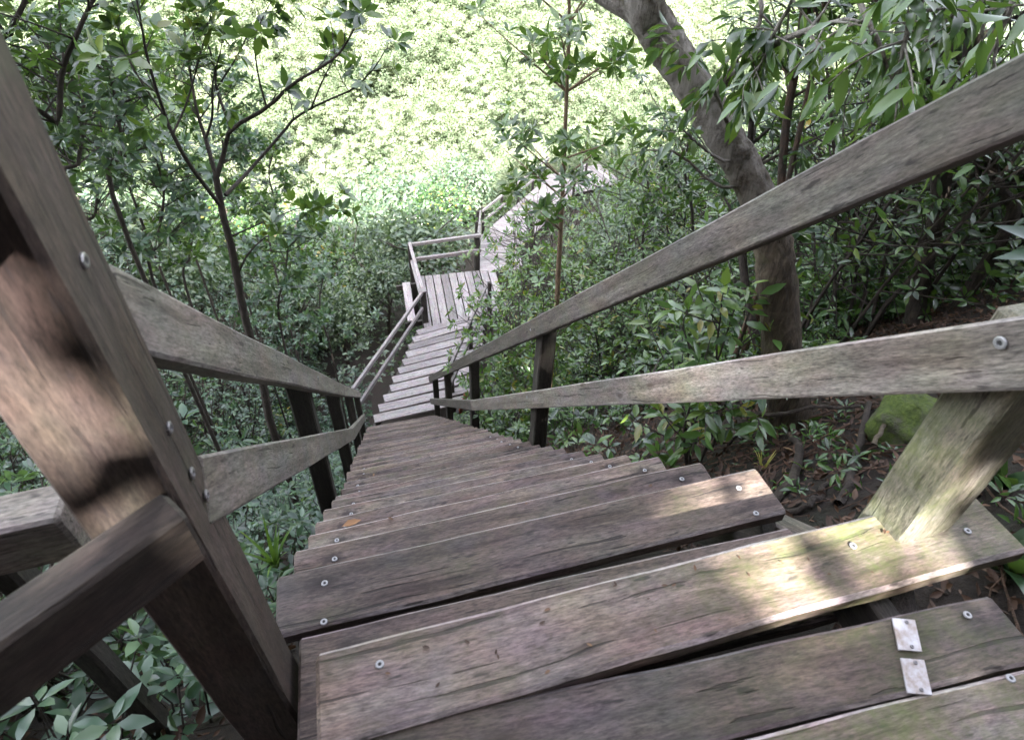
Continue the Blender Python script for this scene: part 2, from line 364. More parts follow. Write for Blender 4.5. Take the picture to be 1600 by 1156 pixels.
def spline(pts, n):
    """Catmull-Rom through pts"""
    P = np.asarray(pts, float)
    if len(P) < 3:
        t = np.linspace(0, 1, n)[:, None]; return P[0]*(1-t)+P[-1]*t
    P = np.concatenate([[2*P[0]-P[1]], P, [2*P[-1]-P[-2]]]); m = len(P)-3; out = []
    for u in np.linspace(0, m-1e-6, n):
        i = int(u); t = u-i; a, b, c, d = P[i:i+4]
        out.append(.5*((2*b)+(-a+c)*t+(2*a-5*b+4*c-d)*t*t+(-a+3*b-3*c+d)*t**3))
    return np.array(out)

WT = [M['tread'], M['tread_edge']]; WM = [M['mossy'], M['tread_edge']]; WR = [M['rail'], M['rail_edge']]; WP = [M['post'], M['post']]; WD = [M['deck'], M['deck_edge']]
X1 = np.array([1., 0, 0]); UP = np.array([0, 0, 1.])

# ---- steep flight
GO = 7.28/35
def znose(y): return -1.08*y if y < 1.5 else -1.62-(y-1.5)*.985
st = empty('steep_staircase', (0, 3.6, -4.2), 'long steep flight of narrow weathered treads between two grey plank railings', 'staircase')
for k in range(36):
    y = k*GO; z = znose(y) if k else 0.
    dx = random.uniform(-.012, .012); dw = random.uniform(-.01, .012); sk = random.uniform(-.006, .006)
    dep = .245 if k else .152
    t = plank('tread', st, (-.652+dx, y+sk, z), (1, -2*sk/1.3, 0), UP, 1.305+dw, dep, .045, WT, seg=10, bev=.007)
    if k < 14:
        for sx in (-.55, .56): screw(t, (sx+random.uniform(-.012, .012), y-.05+random.uniform(-.006, .006), z+.0015))
    if k == 0: 
        for sx in (-.545, .57): screw(t, (sx, y-.14, z+.0015))
t = plank('tread', st, (-.60, -.158, .001), (1, -.03, 0), UP, 1.235, .235, .045, WT, seg=10)
screw(t, (.55, -.235, .003))
# stringers
for sx in (-.60, .66):
    n = 9; pts = [(sx, y, znose(max(y, 0))-(.10 if y >= 0 else .05+.0*y)) for y in (-.05, 1.5, 7.3)]
    for a, b in zip(pts[:-1], pts[1:]): beam('stringer', st, a, b, X1, .22, .055, WP)
beam('stringer', st, (.72, -.42, .12), (.72, .35, -.50), X1, .2, .075, [M['rail'], M['rail_edge']])
# posts, right then left
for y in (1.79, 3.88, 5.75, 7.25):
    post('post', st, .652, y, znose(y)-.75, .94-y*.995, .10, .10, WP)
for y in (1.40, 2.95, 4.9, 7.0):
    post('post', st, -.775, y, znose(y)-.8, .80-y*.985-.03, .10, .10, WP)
# rails: planks on edge
def railrun(name, parent, pts, H, T, mats, side=X1):
    objs = []
    for a, b in zip(pts[:-1], pts[1:]):
        objs.append(beam(name, parent, a, b, side, H, T, mats, seg=12, bev=.005, wob=.0012))
    return objs
xr = .626
rr = railrun('handrail', st, [(xr, -1.05, 2.02), (xr, 3.66, -2.645), (xr, 7.48, -6.47)], .108, .052, WR)
for y in (-.35, 1.84): screw(rr[0], (xr-.0275, y, .955-.995*y-.05), (-1, 0, 0), .008)
rm = railrun('middle_rail', st, [(xr, -1.05, 1.53), (xr, 3.69, -3.36), (xr, 7.55, -7.12)], .112, .052, WR)
for y in (-.375, 1.83): screw(rm[0], (xr-.0275, y, .45-1.032*y-.055), (-1, 0, 0), .011)
rr = railrun('handrail', st, [(-.6465, -.165, .975), (-.6465, 3.07, -2.25), (-.678, 7.3, -6.40)], .10, .05, WR)
for y in (1.45,): screw(rr[0], (-.621, y, .80-.995*y-.045), (1, 0, 0), .009)
rm = railrun('middle_rail', st, [(-.6465, -.165, .635), (-.6465, 3.16, -2.89), (-.678, 7.3, -6.97)], .108, .05, WR)

# ---- upper landing
ul = empty('upper_landing', (.1, -.7, .2), 'mossy top landing boards with two metal plates and a massive corner post', 'landing')
A = plank('landing_board', ul, (-.53, -.312, .232), (1, -.012, 0), UP, 1.47, .158, .048, WM, seg=12, bev=.008)
for x, y in ((-.42, -.365), (.57, -.385), (.84, -.42), (.87, -.345)): screw(A, (x, y, .2338))
th = math.radians(-4.2); cx, sx_ = math.cos(th), math.sin(th)
d = np.array([cx, sx_, 0]); nrmv = np.array([-sx_, cx, 0])
p0 = np.array([-.52, -.448, .215])
plist = []
for k in range(4):
    q = p0 - nrmv*(.132*k+.004*k)+np.array([0, 0, -.001*k])
    plist.append(plank('landing_board', ul, q, d, UP, 1.31+.02*(k % 2), .13, .045, WM, seg=12, bev=.006))
for k, (a, b) in enumerate(((.70, -.565), (.68, -.68))): screw(plist[k], (a, b, .2165-.001*k), r=.008)
for k in range(2):
    c0 = np.array([.552, -.565, 0]) + np.array([-.040, -.066, 0])*k
    e1 = nrm(np.array([.040, -.0145, 0])); e2 = nrm(np.array([-.034, -.055, 0]))
    V = []; zb = .2165-.001*k
    for h in (.0, .0035):
        for s1, s2 in ((-1, -1), (1, -1), (1, 1), (-1, 1)): V.append(c0+e1*s1*.0215+e2*s2*.031+UP*(zb+h))
    F = np.array([[3, 2, 1, 0], [4, 5, 6, 7], [0, 1, 5, 4], [1, 2, 6, 5], [2, 3, 7, 6], [3, 0, 4, 7]])
    pl = link('metal_plate', np_mesh('metal_plate', V, [F]), M['plate'], ul)
    pl.matrix_basis = Matrix.Identity(4)
    for s2 in (-.024, .024): screw(pl, c0+e2*s2+e1*.004+UP*(zb+.0035), r=.0035, name='screw', mat='bolt')
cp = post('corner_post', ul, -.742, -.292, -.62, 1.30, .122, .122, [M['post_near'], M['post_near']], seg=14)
for z, y in ((1.02, -.23), (.76, -.225), (.665, -.225), (.60, -.215)): screw(cp, (-.6195, y, z), (1, 0, 0), .009, 'bolt', 'bolt')
pr = post('post', ul, .672, -.405, .05, .79, .135, .105, [M['post_moss'], M['post_moss']], seg=12)
dirL = nrm(np.array([-.155, -.113, 0])); nL = np.array([dirL[1], -dirL[0], 0])
a = np.array([-.612, -.318, .722]); rl = beam('middle_rail', ul, a, a+dirL*1.5, nL, .10, .058, [M['post_near'], M['post_near']], seg=10)
screw(rl, np.array([-.68, -.398, .672]), -nL if (-nL)[1] < 0 else nL, .010, 'bolt', 'bolt')
a = np.array([-.612, -.318, 1.26]); beam('handrail', ul, a, a+dirL*1.5, nL, .10, .058, [M['post_near'], M['post_near']], seg=10)
beam('cross_beam', ul, (-.86, -.11, .535), (-2.1, -.11, .50), (0, 1, 0), .11, .08, WR)
post('post', ul, -1.13, -.02, -1.0, .49, .05, .06, WP)
beam('joist', ul, (-.48, -.39, .162), (.86, -.40, .162), (0, 1, 0), .14, .05, WP)
beam('joist', ul, (-.48, -.95, .165), (.76, -1.02, .165), (0, 1, 0), .14, .05, WP)
beam('joist', ul, (.60, -.42, .160), (.56, -1.0, .160), X1, .14, .05, WP)
plank('landing_board', ul, (-.80, -.62, .10), (1, -.3, 0), UP, .34, .14, .045, WM)

# ---- stepped ramp (second flight)
ra = empty('stepped_ramp', (.9, 9, -8.0), 'shallow flight of wide pale boards with dark gaps leading to a small landing', 'steps')
L0, L1 = np.array([-.64, 7.34, -7.33]), np.array([.76, 10.66, -7.87])
for k in range(11):
    f = (k+1)/11; p = L0+(L1-L0)*f; a = math.radians(2+9*f)
    pl = plank('step_board', ra, (p[0]+random.uniform(-.03, .03), p[1], p[2]), (math.cos(a), math.sin(a), random.uniform(-.004, .004)), UP, 1.88+random.uniform(-.03, .03), random.uniform(.195, .215), .045, WD, seg=6, bev=.006)
    wd = np.array([math.cos(a), math.sin(a), 0])
hd = nrm(L1-L0); hs = np.array([hd[1], -hd[0], 0])
for o in (0.08, 1.72):
    beam('stringer', ra, L0+X1*o+np.array([0, -.05, -.06]), L1+X1*o+np.array([0, .1, -.06]), X1, .2, .06, WP)
ql = [np.array([-.79, 7.40, -6.36]), np.array([1.04, 11.02, -6.99])]; qm = [np.array([-.78, 7.40, -6.84]), np.array([1.0, 10.96, -7.43])]
qr = [np.array([.98, 7.50, -6.38]), np.array([2.55, 10.85, -6.98])]; qn = [np.array([1.0, 7.55, -6.86]), np.array([2.57, 10.9, -7.44])]
for q, n_ in ((ql, 'handrail'), (qm, 'middle_rail'), (qr, 'handrail'), (qn, 'middle_rail')): beam(n_, ra, q[0], q[1], hs, .09, .055, WD, seg=8)
for (x, y, zt) in ((1.02, 7.9, -6.5), (1.75, 9.4, -6.77), (2.58, 10.95, -7.0)):
    post('post', ra, x+.05, y, zt-1.9, zt, .09, .09, WP)

# ---- middle landing
ml = empty('middle_landing', (1.9, 12, -7.95), 'small square landing of lengthwise pale planks with a corner railing over the valley', 'landing')
aa = math.radians(-4.5); dy = np.array([-math.sin(aa), math.cos(aa), 0]); dx_ = np.array([math.cos(aa), math.sin(aa), 0])
o0 = np.array([.98, 10.80, -7.935])
for k in range(10):
    q = o0+dx_*(.218*k)
    sl = .11*k*.218*0
    plank('deck_plank', ml, q+dx_*0, dy, UP, (2.32 if k else 2.0)+random.uniform(-.03, .03), -.205, .045, WD, seg=6) if False else plank('deck_plank', ml, q+dx_*.205*0+dy*(.165*k*.218), dy, UP, 2.28-.0*k+random.uniform(-.03, .03)-(.165*k*.218), .188, .045, WD, seg=6)
for y in (11.15, 12.8): beam('joist', ml, (.55, y, -7.985), (3.0, y+.1, -7.985), (0, 1, 0), .15, .07, WP)
PA, PB, PC = np.array([1.04, 11.02]), np.array([1.06, 13.2]), np.array([2.90, 13.32])
for P, zt in ((PA, -7.0), (PB, -7.02), (PC, -7.0)):
    post('post', ml, P[0]-.065, P[1]-.065, -9.6, zt-.002, .14, .14, WP)
plank('post_cap', ml, (PA[0]-.09, PA[1]+.09, -6.965), (1, 0, 0), UP, .18, .18, .035, WD)
for z, h in ((-6.96, .09), (-7.43, .10)):
    beam('handrail' if z > -7.2 else 'middle_rail', ml, (PA[0]+.0, PA[1]+.07, z), (PB[0], PB[1]+.08, z-.015), X1, h, .075, WD)
    beam('handrail' if z > -7.2 else 'middle_rail', ml, (PB[0]+.05, PB[1]-.02, z+.002), (PC[0]+.1, PC[1]-.08, z), (0, 1, 0), h, .075, WD)
plank('edge_board', ml, (.62, 11.1, -7.9), (.06, 1, 0), UP, 1.7, .2, .05, WD)

# ---- lower flight
lf = empty('lower_flight', (3.7, 16.3, -9.4), 'lower flight of steps going down to the right behind the small landing', 'staircase')
A0, A1 = np.array([2.98, 13.42, -8.10]), np.array([4.25, 18.5, -10.1]); n = 17
for k in range(n):
    f = k/(n-1); p = A0+(A1-A0)*f; a = math.radians(-6-6*f)
    plank('tread', lf, p, (math.cos(a), math.sin(a), 0), UP, 1.25, .30, .045, WD, seg=5)
hh = nrm(A1-A0); hs = np.array([hh[1], -hh[0], 0])
for o in (.1, 1.15): beam('stringer', lf, A0+hs*o+UP*-.08, A1+hs*o+UP*-.08, hs, .2, .06, WP)
for o in (-.02, 1.28):
    for h, nme in ((.95, 'handrail'), (.5, 'middle_rail')):
        beam(nme, lf, A0+hs*o+UP*h, A1+hs*o+hh*.4+UP*h, hs, .09, .055, WD)
    for f in (.5, 1.):
        p = A0+(A1-A0)*f+hs*o+hh*.1; post('post', lf, p[0]-.05+(.08 if o > 0 else -.08), p[1], p[2]-1.2, p[2]+.95, .1, .1, WP)

# ---- lower boardwalk
bw = empty('lower_boardwalk', (7, 21, -10.9), 'narrow boardwalk of cross boards curving right through the bushes below', 'boardwalk')
C0, C1 = np.array([4.45, 18.75, -10.15]), np.array([9.0, 24.6, -11.0]); n = 26; hh = nrm(C1-C0); sd2 = np.array([hh[1], -hh[0], 0])
for k in range(n):
    p = C0+(C1-C0)*(k/(n-1)); plank('walk_board', bw, p, sd2, UP, 1.7, .265, .045, WD, seg=4)
for o in (-.03, 1.75):
    for h, nme in ((.95, 'handrail'), (.5, 'middle_rail')): beam(nme, bw, C0+sd2*o+UP*h-hh*.1, C1+sd2*o+UP*h, sd2, .09, .055, WD)
    for f in np.linspace(.02, 1, 5):
        p = C0+(C1-C0)*f+sd2*o; post('post', bw, p[0]-.05+(.08 if o > 0 else -.08), p[1], p[2]-1.4, p[2]+.95, .1, .1, WP)
for o in (.15, 1.5): beam('joist', bw, C0+sd2*o+UP*-.05, C1+sd2*o+UP*-.05, sd2, .2, .07, WP)

# ---- far deck
fdk = empty('far_deck', (10.5, 24, -11.0), 'far pale plank deck in the sun with a dark shadowed underside', 'deck')
E0, E1 = np.array([8.95, 24.75, -11.02]), np.array([11.9, 25.5, -11.05]); n = 13; hh = nrm(E1-E0); s3 = nrm(np.array([hh[1]-.12, -hh[0], 0]))
for k in range(n):
    p = E0+(E1-E0)*(k/(n-1))+hh*.1
    plank('deck_plank', fdk, p, s3, UP, 2.2, .225, .045, WD, seg=4)
for o in (.15, 2.05): beam('joist', fdk, E0+s3*o+UP*-.05, E1+s3*o+UP*-.05+hh*.1, s3, .2, .07, WP)
for o in (.1, 2.1):
    for f in (.1, .9):
        p = E0+(E1-E0)*f+s3*o; post('post', fdk, p[0]-.05, p[1]-.05, p[2]-1.6, p[2]-.06, .1, .1, WP)

# ------------------------------------------------------------------ foliage engine
def T8(w=.34, h=.05, droop=.10):
    V = np.array([[0, 0, 0], [-w/2, .36, h], [0, .38, 0], [w/2, .36, h], [-w*.40, .70, h*.6-droop*.5], [0, .72, -droop*.55], [w*.40, .70, h*.6-droop*.5], [0, 1, -droop*1.3]])
    return V, np.array([[0, 2, 1], [0, 3, 2], [4, 5, 7], [5, 6, 7]]), np.array([[1, 2, 5, 4], [2, 3, 6, 5]])
def T4(w=.42, h=.06, droop=.1):
    V = np.array([[0, 0, 0], [-w/2, .5, h], [0, 1, -droop], [w/2, .5, h]])
    return V, np.array([[0, 2, 1], [0, 3, 2]]), np.zeros((0, 4), int)
TQ = (np.array([[-.5, -.5, 0], [.5, -.45, .06], [.45, .5, 0], [-.5, .45, .08]]), np.zeros((0, 3), int), np.array([[0, 1, 2, 3]]))
class Leaves:
    def __init__(s): s.P = []; s.D = []; s.N = []; s.L = []; s.T = []
    def add(s, P, D, N, L, T):
        P = np.atleast_2d(P); n = len(P)
        s.P.append(P); s.D.append(np.broadcast_to(D, (n, 3))); s.N.append(np.broadcast_to(N, (n, 3))); s.L.append(np.broadcast_to(L, n)); s.T.append(np.broadcast_to(T, n))
    def arr(s): return [np.concatenate(a) for a in (s.P, s.D, s.N, s.L, s.T)]
def leaf_geo(P, D, N, L, T, tpl):
    V, F3, F4 = tpl; D = nrm(D); S = nrm(np.cross(D, N)); N2 = np.cross(S, D); n, m = len(P), len(V)
    W = P[:, None] + L[:, None, None]*(S[:, None]*V[None, :, 0:1] + D[:, None]*V[None, :, 1:2] + N2[:, None]*V[None, :, 2:3])
    o = (np.arange(n)*m)[:, None, None]
    return W.reshape(-1, 3), (F3[None]+o).reshape(-1, 3), (F4[None]+o).reshape(-1, 4), np.repeat(T, m)
def foliage_mesh(name, leaves, tpl):
    V, f3, f4, t = leaf_geo(*leaves, tpl); return np_mesh(name, V, [f3, f4], tint=t, smooth=True)
def rosette(lv, r, p, axis, n, size, el=(5, 45), tint=(.2, .8), droop=0.):
    axis = nrm(np.asarray(axis, float)); A = nrm(np.cross(axis, [.37, .11, .92])); B = np.cross(axis, A)
    ph = r.uniform(0, 6.28)+np.arange(n)*2*np.pi/n+r.normal(0, .25, n); e = np.radians(r.uniform(*el, n))
    rad = A*np.cos(ph)[:, None]+B*np.sin(ph)[:, None]
    D = rad*np.cos(e)[:, None]+axis*np.sin(e)[:, None]-UP*droop
    N = axis*np.cos(e)[:, None]-rad*np.sin(e)[:, None]+r.normal(0, .25, (n, 3))
    lv.add(np.asarray(p)+D*.01, D, N, size*r.uniform(.65, 1.15, n), np.clip(r.uniform(*tint, n), 0, 1))
def alternate(lv, r, pts, n, size, tint=(.2, .8), droop=.3, el=.5):
    pts = np.asarray(pts); ax = nrm(pts[-1]-pts[0])
    u = np.linspace(.15, 1, n)*(len(pts)-1); i = np.minimum(u.astype(int), len(pts)-2); f = (u-i)[:, None]
    P = pts[i]*(1-f)+pts[i+1]*f
    A = nrm(np.cross(ax, UP)+1e-4); sgn = np.where(np.arange(n) % 2, 1, -1)[:, None]
    D = A*sgn*r.uniform(.6, 1.1, (n, 1))+ax*el+r.normal(0, .3, (n, 3))-UP*droop
    N = UP+r.normal(0, .35, (n, 3)); lv.add(P, D, N, size*r.uniform(.6, 1.15, n), np.clip(r.uniform(*tint, n), 0, 1))

def twig(lv, tb, r, p, d, L, rad, leaf, mode='ros', tint=(.2, .8), nl=7, droop=0.):
    d = nrm(np.asarray(d, float)); pts = [np.asarray(p, float)]
    for k in range(3):
        d = nrm(d+r.normal(0, .18, 3)+UP*(.10-droop*.35)); pts.append(pts[-1]+d*L/3)
    tb.append((pts, np.linspace(rad, rad*.45, 4)))
    if mode == 'ros':
        rosette(lv, r, pts[-1], d, nl, leaf, tint=tint, droop=droop*.3)
        if L > .12: alternate(lv, r, pts, max(2, nl//3), leaf*.8, tint, droop=.1)
    else: alternate(lv, r, pts, nl, leaf, tint, droop=.35+droop); rosette(lv, r, pts[-1], d, 2, leaf, el=(40, 80), tint=tint, droop=.4+droop)

def shrub(seed, H, stems, leaf, spread=.5, mode='ros', tint=(.2, .8), twigs=6, nl=7):
    """returns tubes, leaves arrays for a leafy shrub rooted at the origin"""
    r = np.random.default_rng(seed); lv = Leaves(); tb = []
    for q in range(stems):
        a = r.uniform(0, 6.28); lean = r.uniform(.1, 1)*spread; h = H*r.uniform(.6, 1.1)
        d = nrm(np.array([math.cos(a)*lean, math.sin(a)*lean, 1.])); pts = [np.array([math.cos(a), math.sin(a), 0])*.05*H+np.array([0, 0, -.15])]
        for k in range(5): d = nrm(d+r.normal(0, .12, 3)); pts.append(pts[-1]+d*h/5)
        rad = .007*H**.7+.003; tb.append((pts, np.linspace(rad, rad*.35, 6)))
        for k in range(twigs):
            u = r.uniform(1.2, 5); i = min(int(u), 4); p = pts[i]*(1-(u-i))+pts[i+1]*(u-i)
            b = r.uniform(0, 6.28); dd = np.array([math.cos(b), math.sin(b), r.uniform(.1, .9)])
            twig(lv, tb, r, p, dd, H*r.uniform(.14, .32), rad*.4, leaf, mode, tint, nl)
        twig(lv, tb, r, pts[-1], d, H*.12, rad*.35, leaf, mode, tint, nl)
    return tb, lv.arr()

def xf(tb, lv, p, s, ang):
    c, q = math.cos(ang), math.sin(ang); R = np.array([[c, -q, 0], [q, c, 0], [0, 0, 1.]])
    return [(np.asarray(a)@R.T*s+p, np.asarray(b)*s) for a, b in tb], [lv[0]@R.T*s+p, lv[1]@R.T, lv[2]@R.T, lv[3]*s, lv[4]]

def thicket(name, items, tpl, mat_leaf, mat_stem, label, cat='undergrowth', sides=4):
    TB = []; LV = [[], [], [], [], []]
    for (tb, lv), p, s, ang, dt in items:
        a, b = xf(tb, lv, np.asarray(p), s, ang); TB += a
        b[4] = np.clip(b[4]+dt, 0, 1)
        for i in range(5): LV[i].append(b[i])
    LV = [np.concatenate(a) for a in LV]
    V1, f3, f4, t = leaf_geo(*LV, tpl); V2, F = tubes(TB, sides)
    n3, n4 = len(f3), len(f4)
    me = np_mesh(name, np.concatenate([V1, V2]), [f3, f4, F+len(V1)], [0]*(n3+n4)+[1]*len(F), np.concatenate([t, np.zeros(len(V2))]), True)
    o = link(name, me, [mat_leaf, mat_stem]); tag(o, label, cat, kind='stuff'); return o

def tree(name, base, tb, lv, tpl, mat_leaf, mat_bark, label, cat='tree', group=None, sides=8, trunk='trunk', crown='crown', rough=0.):
    o = empty(name, base, label, cat, group)
    V, F = tubes(tb, sides, rough=rough); b = np.asarray(base)
    t = link(trunk, np_mesh(trunk, V-b, [F], smooth=True), mat_bark); t.parent = o
    lv = list(lv); lv[0] = lv[0]-b
    c = link(crown, foliage_mesh(crown, lv, tpl), mat_leaf); c.parent = o
    return o

# path keep-out: photo-pixel mask of the walkway plus ground clearance
PATH = np.array([[0, -1.2], [0, 7.3], [1.75, 10.8], [2.0, 12.2], [3.5, 13.4], [4.9, 18.2], [9.6, 24.2], [11.5, 24.4]])
def path_dist(x, y):
    p = np.array([x, y]); best = 9e9
    for a, b in zip(PATH[:-1], PATH[1:]):
        t = np.clip((p-a)@(b-a)/((b-a)@(b-a)), 0, 1); best = min(best, np.linalg.norm(a+t*(b-a)-p))
    return best
def inpoly(x, y, poly):
    c = False; j = len(poly)-1
    for i in range(len(poly)):
        xi, yi = poly[i]; xj, yj = poly[j]
        if (yi > y) != (yj > y) and x < (xj-xi)*(y-yi)/(yj-yi)+xi: c = not c
        j = i
    return c
VIEW = [(545, 640), (630, 440), (630, 365), (700, 355), (755, 300), (860, 255), (950, 250), (950, 300), (880, 330), (800, 400), (790, 420), (768, 500), (768, 640), (860, 700), (1200, 720), (1450, 800), (1600, 1000), (1600, 1156), (450, 1156), (420, 880)]
def blocks(p, r_, H):
    """would a bush of radius r_ and height H at p hide the walkway?"""
    for dz in (0., .35*H, .7*H, H):
        for sx in (-r_, 0, r_):
            for sy in (-r_*.7, 0):
                u, v, d = px((p[0]+sx, p[1]+sy, p[2]+dz))
                if d < .3 or inpoly(u, v, VIEW): return True
    return False

protoA = [shrub(100+k, 1., 7, .085, .55, 'ros', (.15, .85), 6, 7) for k in range(4)]      # whorled leaves
protoB = [shrub(200+k, 1., 8, .10, .6, 'alt', (.15, .9), 6, 8) for k in range(4)]         # drooping alternate leaves
protoC = [shrub(300+k, 1., 9, .05, .6, 'ros', (.1, .8), 8, 7) for k in range(3)]          # fine
def sprinkle(n, xr_, yr_, protos, srange, r_fac=.55, clear=.9, dens=None, maxd=None, allow_block=False, seed=1):
    r = np.random.default_rng(seed); out = []; tries = 0
    while len(out) < n and tries < n*30:
        tries += 1
        x = r.uniform(*xr_); y = r.uniform(*yr_); s_ = r.uniform(*srange); z = float(ground(x, y))
        if path_dist(x, y) < clear+s_*.35: continue
        if dens is not None and not dens(x, y): continue
        u, v, d = px((x, y, z+s_*.7))
        if d < .8 or u < -250 or u > 1850 or v > 1350 or v < -300: continue
        if not allow_block and blocks((x, y, z), s_*r_fac, s_): continue
        out.append((protos[r.integers(len(protos))], (x, y, z), s_, r.uniform(0, 6.28), r.normal(0, .08)))
    return out

# ---- undergrowth (uncountable leafy mass)
L8 = T8(); L8n = T8(.27, .05, .16); L4 = T4()
thicket('undergrowth', sprinkle(95, (-3.6, -.9), (.2, 9), protoA+protoC[:1], (.6, 1.15), seed=3), T8(.36, .05, .1), M['leaf_blue'], M['bark_dark'], 'dense low leafy undergrowth beside the left railing')
thicket('undergrowth', sprinkle(60, (-9, -1.5), (3, 20), protoA, (.9, 2.0), seed=4), T8(.36, .05, .1), M['leaf_blue'], M['bark_dark'], 'blue green thicket falling away on the left slope')
thicket('undergrowth', sprinkle(60, (-9, -1.5), (3, 20), protoB, (.8, 1.6), seed=14), T8(.30, .05, .16), M['leaf'], M['bark_dark'], 'fresh green drooping thicket on the left slope')
thicket('undergrowth', sprinkle(60, (1.0, 4), (1.5, 9), protoB+protoA, (.5, 1.1), seed=5), L8n, M['leaf'], M['bark_dark'], 'leafy thicket under the right railing')
thicket('undergrowth', sprinkle(150, (2.3, 14), (1.6, 20), protoA+protoB+protoC, (.8, 1.9), seed=6), L8, M['leaf'], M['bark_dark'], 'broad leafy thicket on the right slope behind the railing')
thicket('undergrowth', sprinkle(150, (-14, 16), (13, 32), protoA+protoC, (1.2, 2.6), seed=7, clear=1.2), T4(.5), M['leaf_valley'], M['bark_dark'], 'shaded bushes filling the valley floor below the landing', sides=3)


def cover(name, n, xr_, yr_, leaf, hmax, tpl, mat, label, seed, dens=None, clear=.78, nl=6):
    """knee-high ground cover: whorls of leaves on short stems"""
    r = np.random.default_rng(seed); lv = Leaves(); tb = []; k = 0; tries = 0
    while k < n and tries < n*12:
        tries += 1
        x = r.uniform(*xr_); y = r.uniform(*yr_)
        if dens is not None and r.random() > dens(x, y): continue
        if path_dist(x, y) < clear + ((.22 if x < np.interp(y, [6.8, 10.8, 13], [0, 1.75, 2.6]) else .6) if y > 6.8 else 0): continue
        z = float(ground(x, y)); h = hmax*r.uniform(.15, 1)**1.3*(.6+.8*(math.sin(x*2.1+y*1.3)*math.sin(y*1.7-x)*.5+.5))
        u, v, d = px((x, y, z+h))
        if d < .6 or u < -120 or u > 1720 or v < -50 or v > 1280: continue
        k += 1
        ax = nrm(np.array([r.normal(0, .5), r.normal(0, .5), 1.])); p = np.array([x, y, z])+ax*h
        rosette(lv, r, p, ax, nl, leaf*r.uniform(.7, 1.3), el=(-5, 40), tint=(.1, .85))
        if d < 7: tb.append(([np.array([x, y, z-.05]), (np.array([x, y, z])+p)/2+r.normal(0, .02, 3), p], [.004, .003, .002]))
    V1, f3, f4, t = leaf_geo(*lv.arr(), tpl)
    V2, F = tubes(tb, 4) if tb else (np.zeros((0, 3)), np.zeros((0, 4), int))
    me = np_mesh(name, np.concatenate([V1, V2]), [f3, f4, F+len(V1)], [0]*(len(f3)+len(f4))+[1]*len(F), np.concatenate([t, np.zeros(len(V2))]), True)
    tag(link(name, me, [mat, M['bark_dark']]), label, 'ground cover', kind='stuff')
cover('ground_cover', 5200, (-5, -.7), (-.2, 10), .075, .55, T8(.40, .05, .1), M['leaf_blue'], 'knee high leafy ground cover on the left slope', 51)
cover('ground_cover', 5200, (.7, 9), (1.2, 14), .10, .55, T8(.36, .05, .12), M['leaf'], 'knee high leafy ground cover on the right slope', 52, dens=lambda x, y: 1. if y > 2.2 or x > 3.4 else (.55 if y > 1.4 and x < 1.6 else .10))
cover('ground_cover', 6500, (-14, 16), (9, 31), .13, 1.0, T4(.5), M['leaf_valley'], 'leafy ground cover across the valley', 53, clear=1.1)
protoT = [shrub(600+k, 3.2, 6, .105, .40, ('ros', 'alt')[k % 2], (.15, .9), 16, 7) for k in range(4)]
thicket('undergrowth', [it for it in sprinkle(230, (-11, -1.9), (2.6, 15), protoT, (.55, 1.05), seed=8, clear=1.2, r_fac=1.) if px(np.array(it[1])+UP*2.6*it[2])[0] < 330 + .6*max(0, px(np.array(it[1])+UP*2.6*it[2])[1]-240)][:110], T8(.40, .05, .1), M['leaf_blue'], M['bark_dark'], 'tall leafy shrubs standing left beyond the corner post')
thicket('undergrowth', [it for it in sprinkle(110, (2.6, 14), (1.8, 15), protoT, (.55, 1.1), seed=9, clear=1.2, r_fac=1.) if px(np.array(it[1])+UP*2.6*it[2])[0] > 1020], T8(.34, .05, .14), M['leaf'], M['bark_dark'], 'tall leafy shrubs behind the right railing')

# ---- trees in the valley
def crown_leaves(seed, rad, n, leaf, tint=(.1, .9), lumps=9, squash=.9):
    r = np.random.default_rng(seed); lv = Leaves()
    for k in range(lumps):
        d = nrm(r.normal(0, 1, 3)); d[2] = abs(d[2])*.8-.15
        c = d*rad*r.uniform(.35, .75); q = rad*r.uniform(.3, .52); m = n//lumps
        nn = nrm(r.normal(0, 1, (m, 3))); P = c+nn*q*r.uniform(.55, 1.08, (m, 1))*np.array([1, 1, squash])
        D = nrm(nn+r.normal(0, .6, (m, 3))-UP*.25); N = nn+UP*.6+r.normal(0, .4, (m, 3))
        lv.add(P, D, N, leaf*r.uniform(.6, 1.25, m), np.clip(r.uniform(*tint, m)+r.normal(0, .1), 0, 1))
    return lv.arr()
def bushy(seed, H, rad, n, leaf, tint=(.1, .9)):
    r = np.random.default_rng(seed); lv = crown_leaves(seed, rad, n, leaf, tint, 12); lv[0] = lv[0]*np.array([1, 1, 1.15])+np.array([0, 0, H-rad*.9])
    tb = []; pts = [np.array([0, 0, -.3])]
    for k in range(5): pts.append(pts[-1]+np.array([r.normal(0, .1), r.normal(0, .1), (H-rad*.6)/5]))
    tb.append((pts, np.linspace(.035*H**.6+.03, .03, 6)))
    for k in range(9):
        i = r.integers(2, 6); a = r.uniform(0, 6.28); d = np.array([math.cos(a), math.sin(a), r.uniform(.3, 1)])
        tb.append(([pts[i], pts[i]+d*rad*.4, pts[i]+d*rad*.75+UP*.15], [.03, .02, .008]))
    return tb, lv
VT = [bushy(400+k, 3.4, 1.5, 2600, .16) for k in range(4)]
vm = []
for k, (tb, lv) in enumerate(VT):
    V, F = tubes(tb, 6); a = np_mesh('trunk', V, [F], smooth=True); a.materials.append(M['bark_dark'])
    b = foliage_mesh('crown', lv, T4(.5)); b.materials.append(M['leaf_valley'] if k != 2 else M['leaf']); vm.append((a, b))
spots = [(355+40*k*0, 0) for k in range(0)]
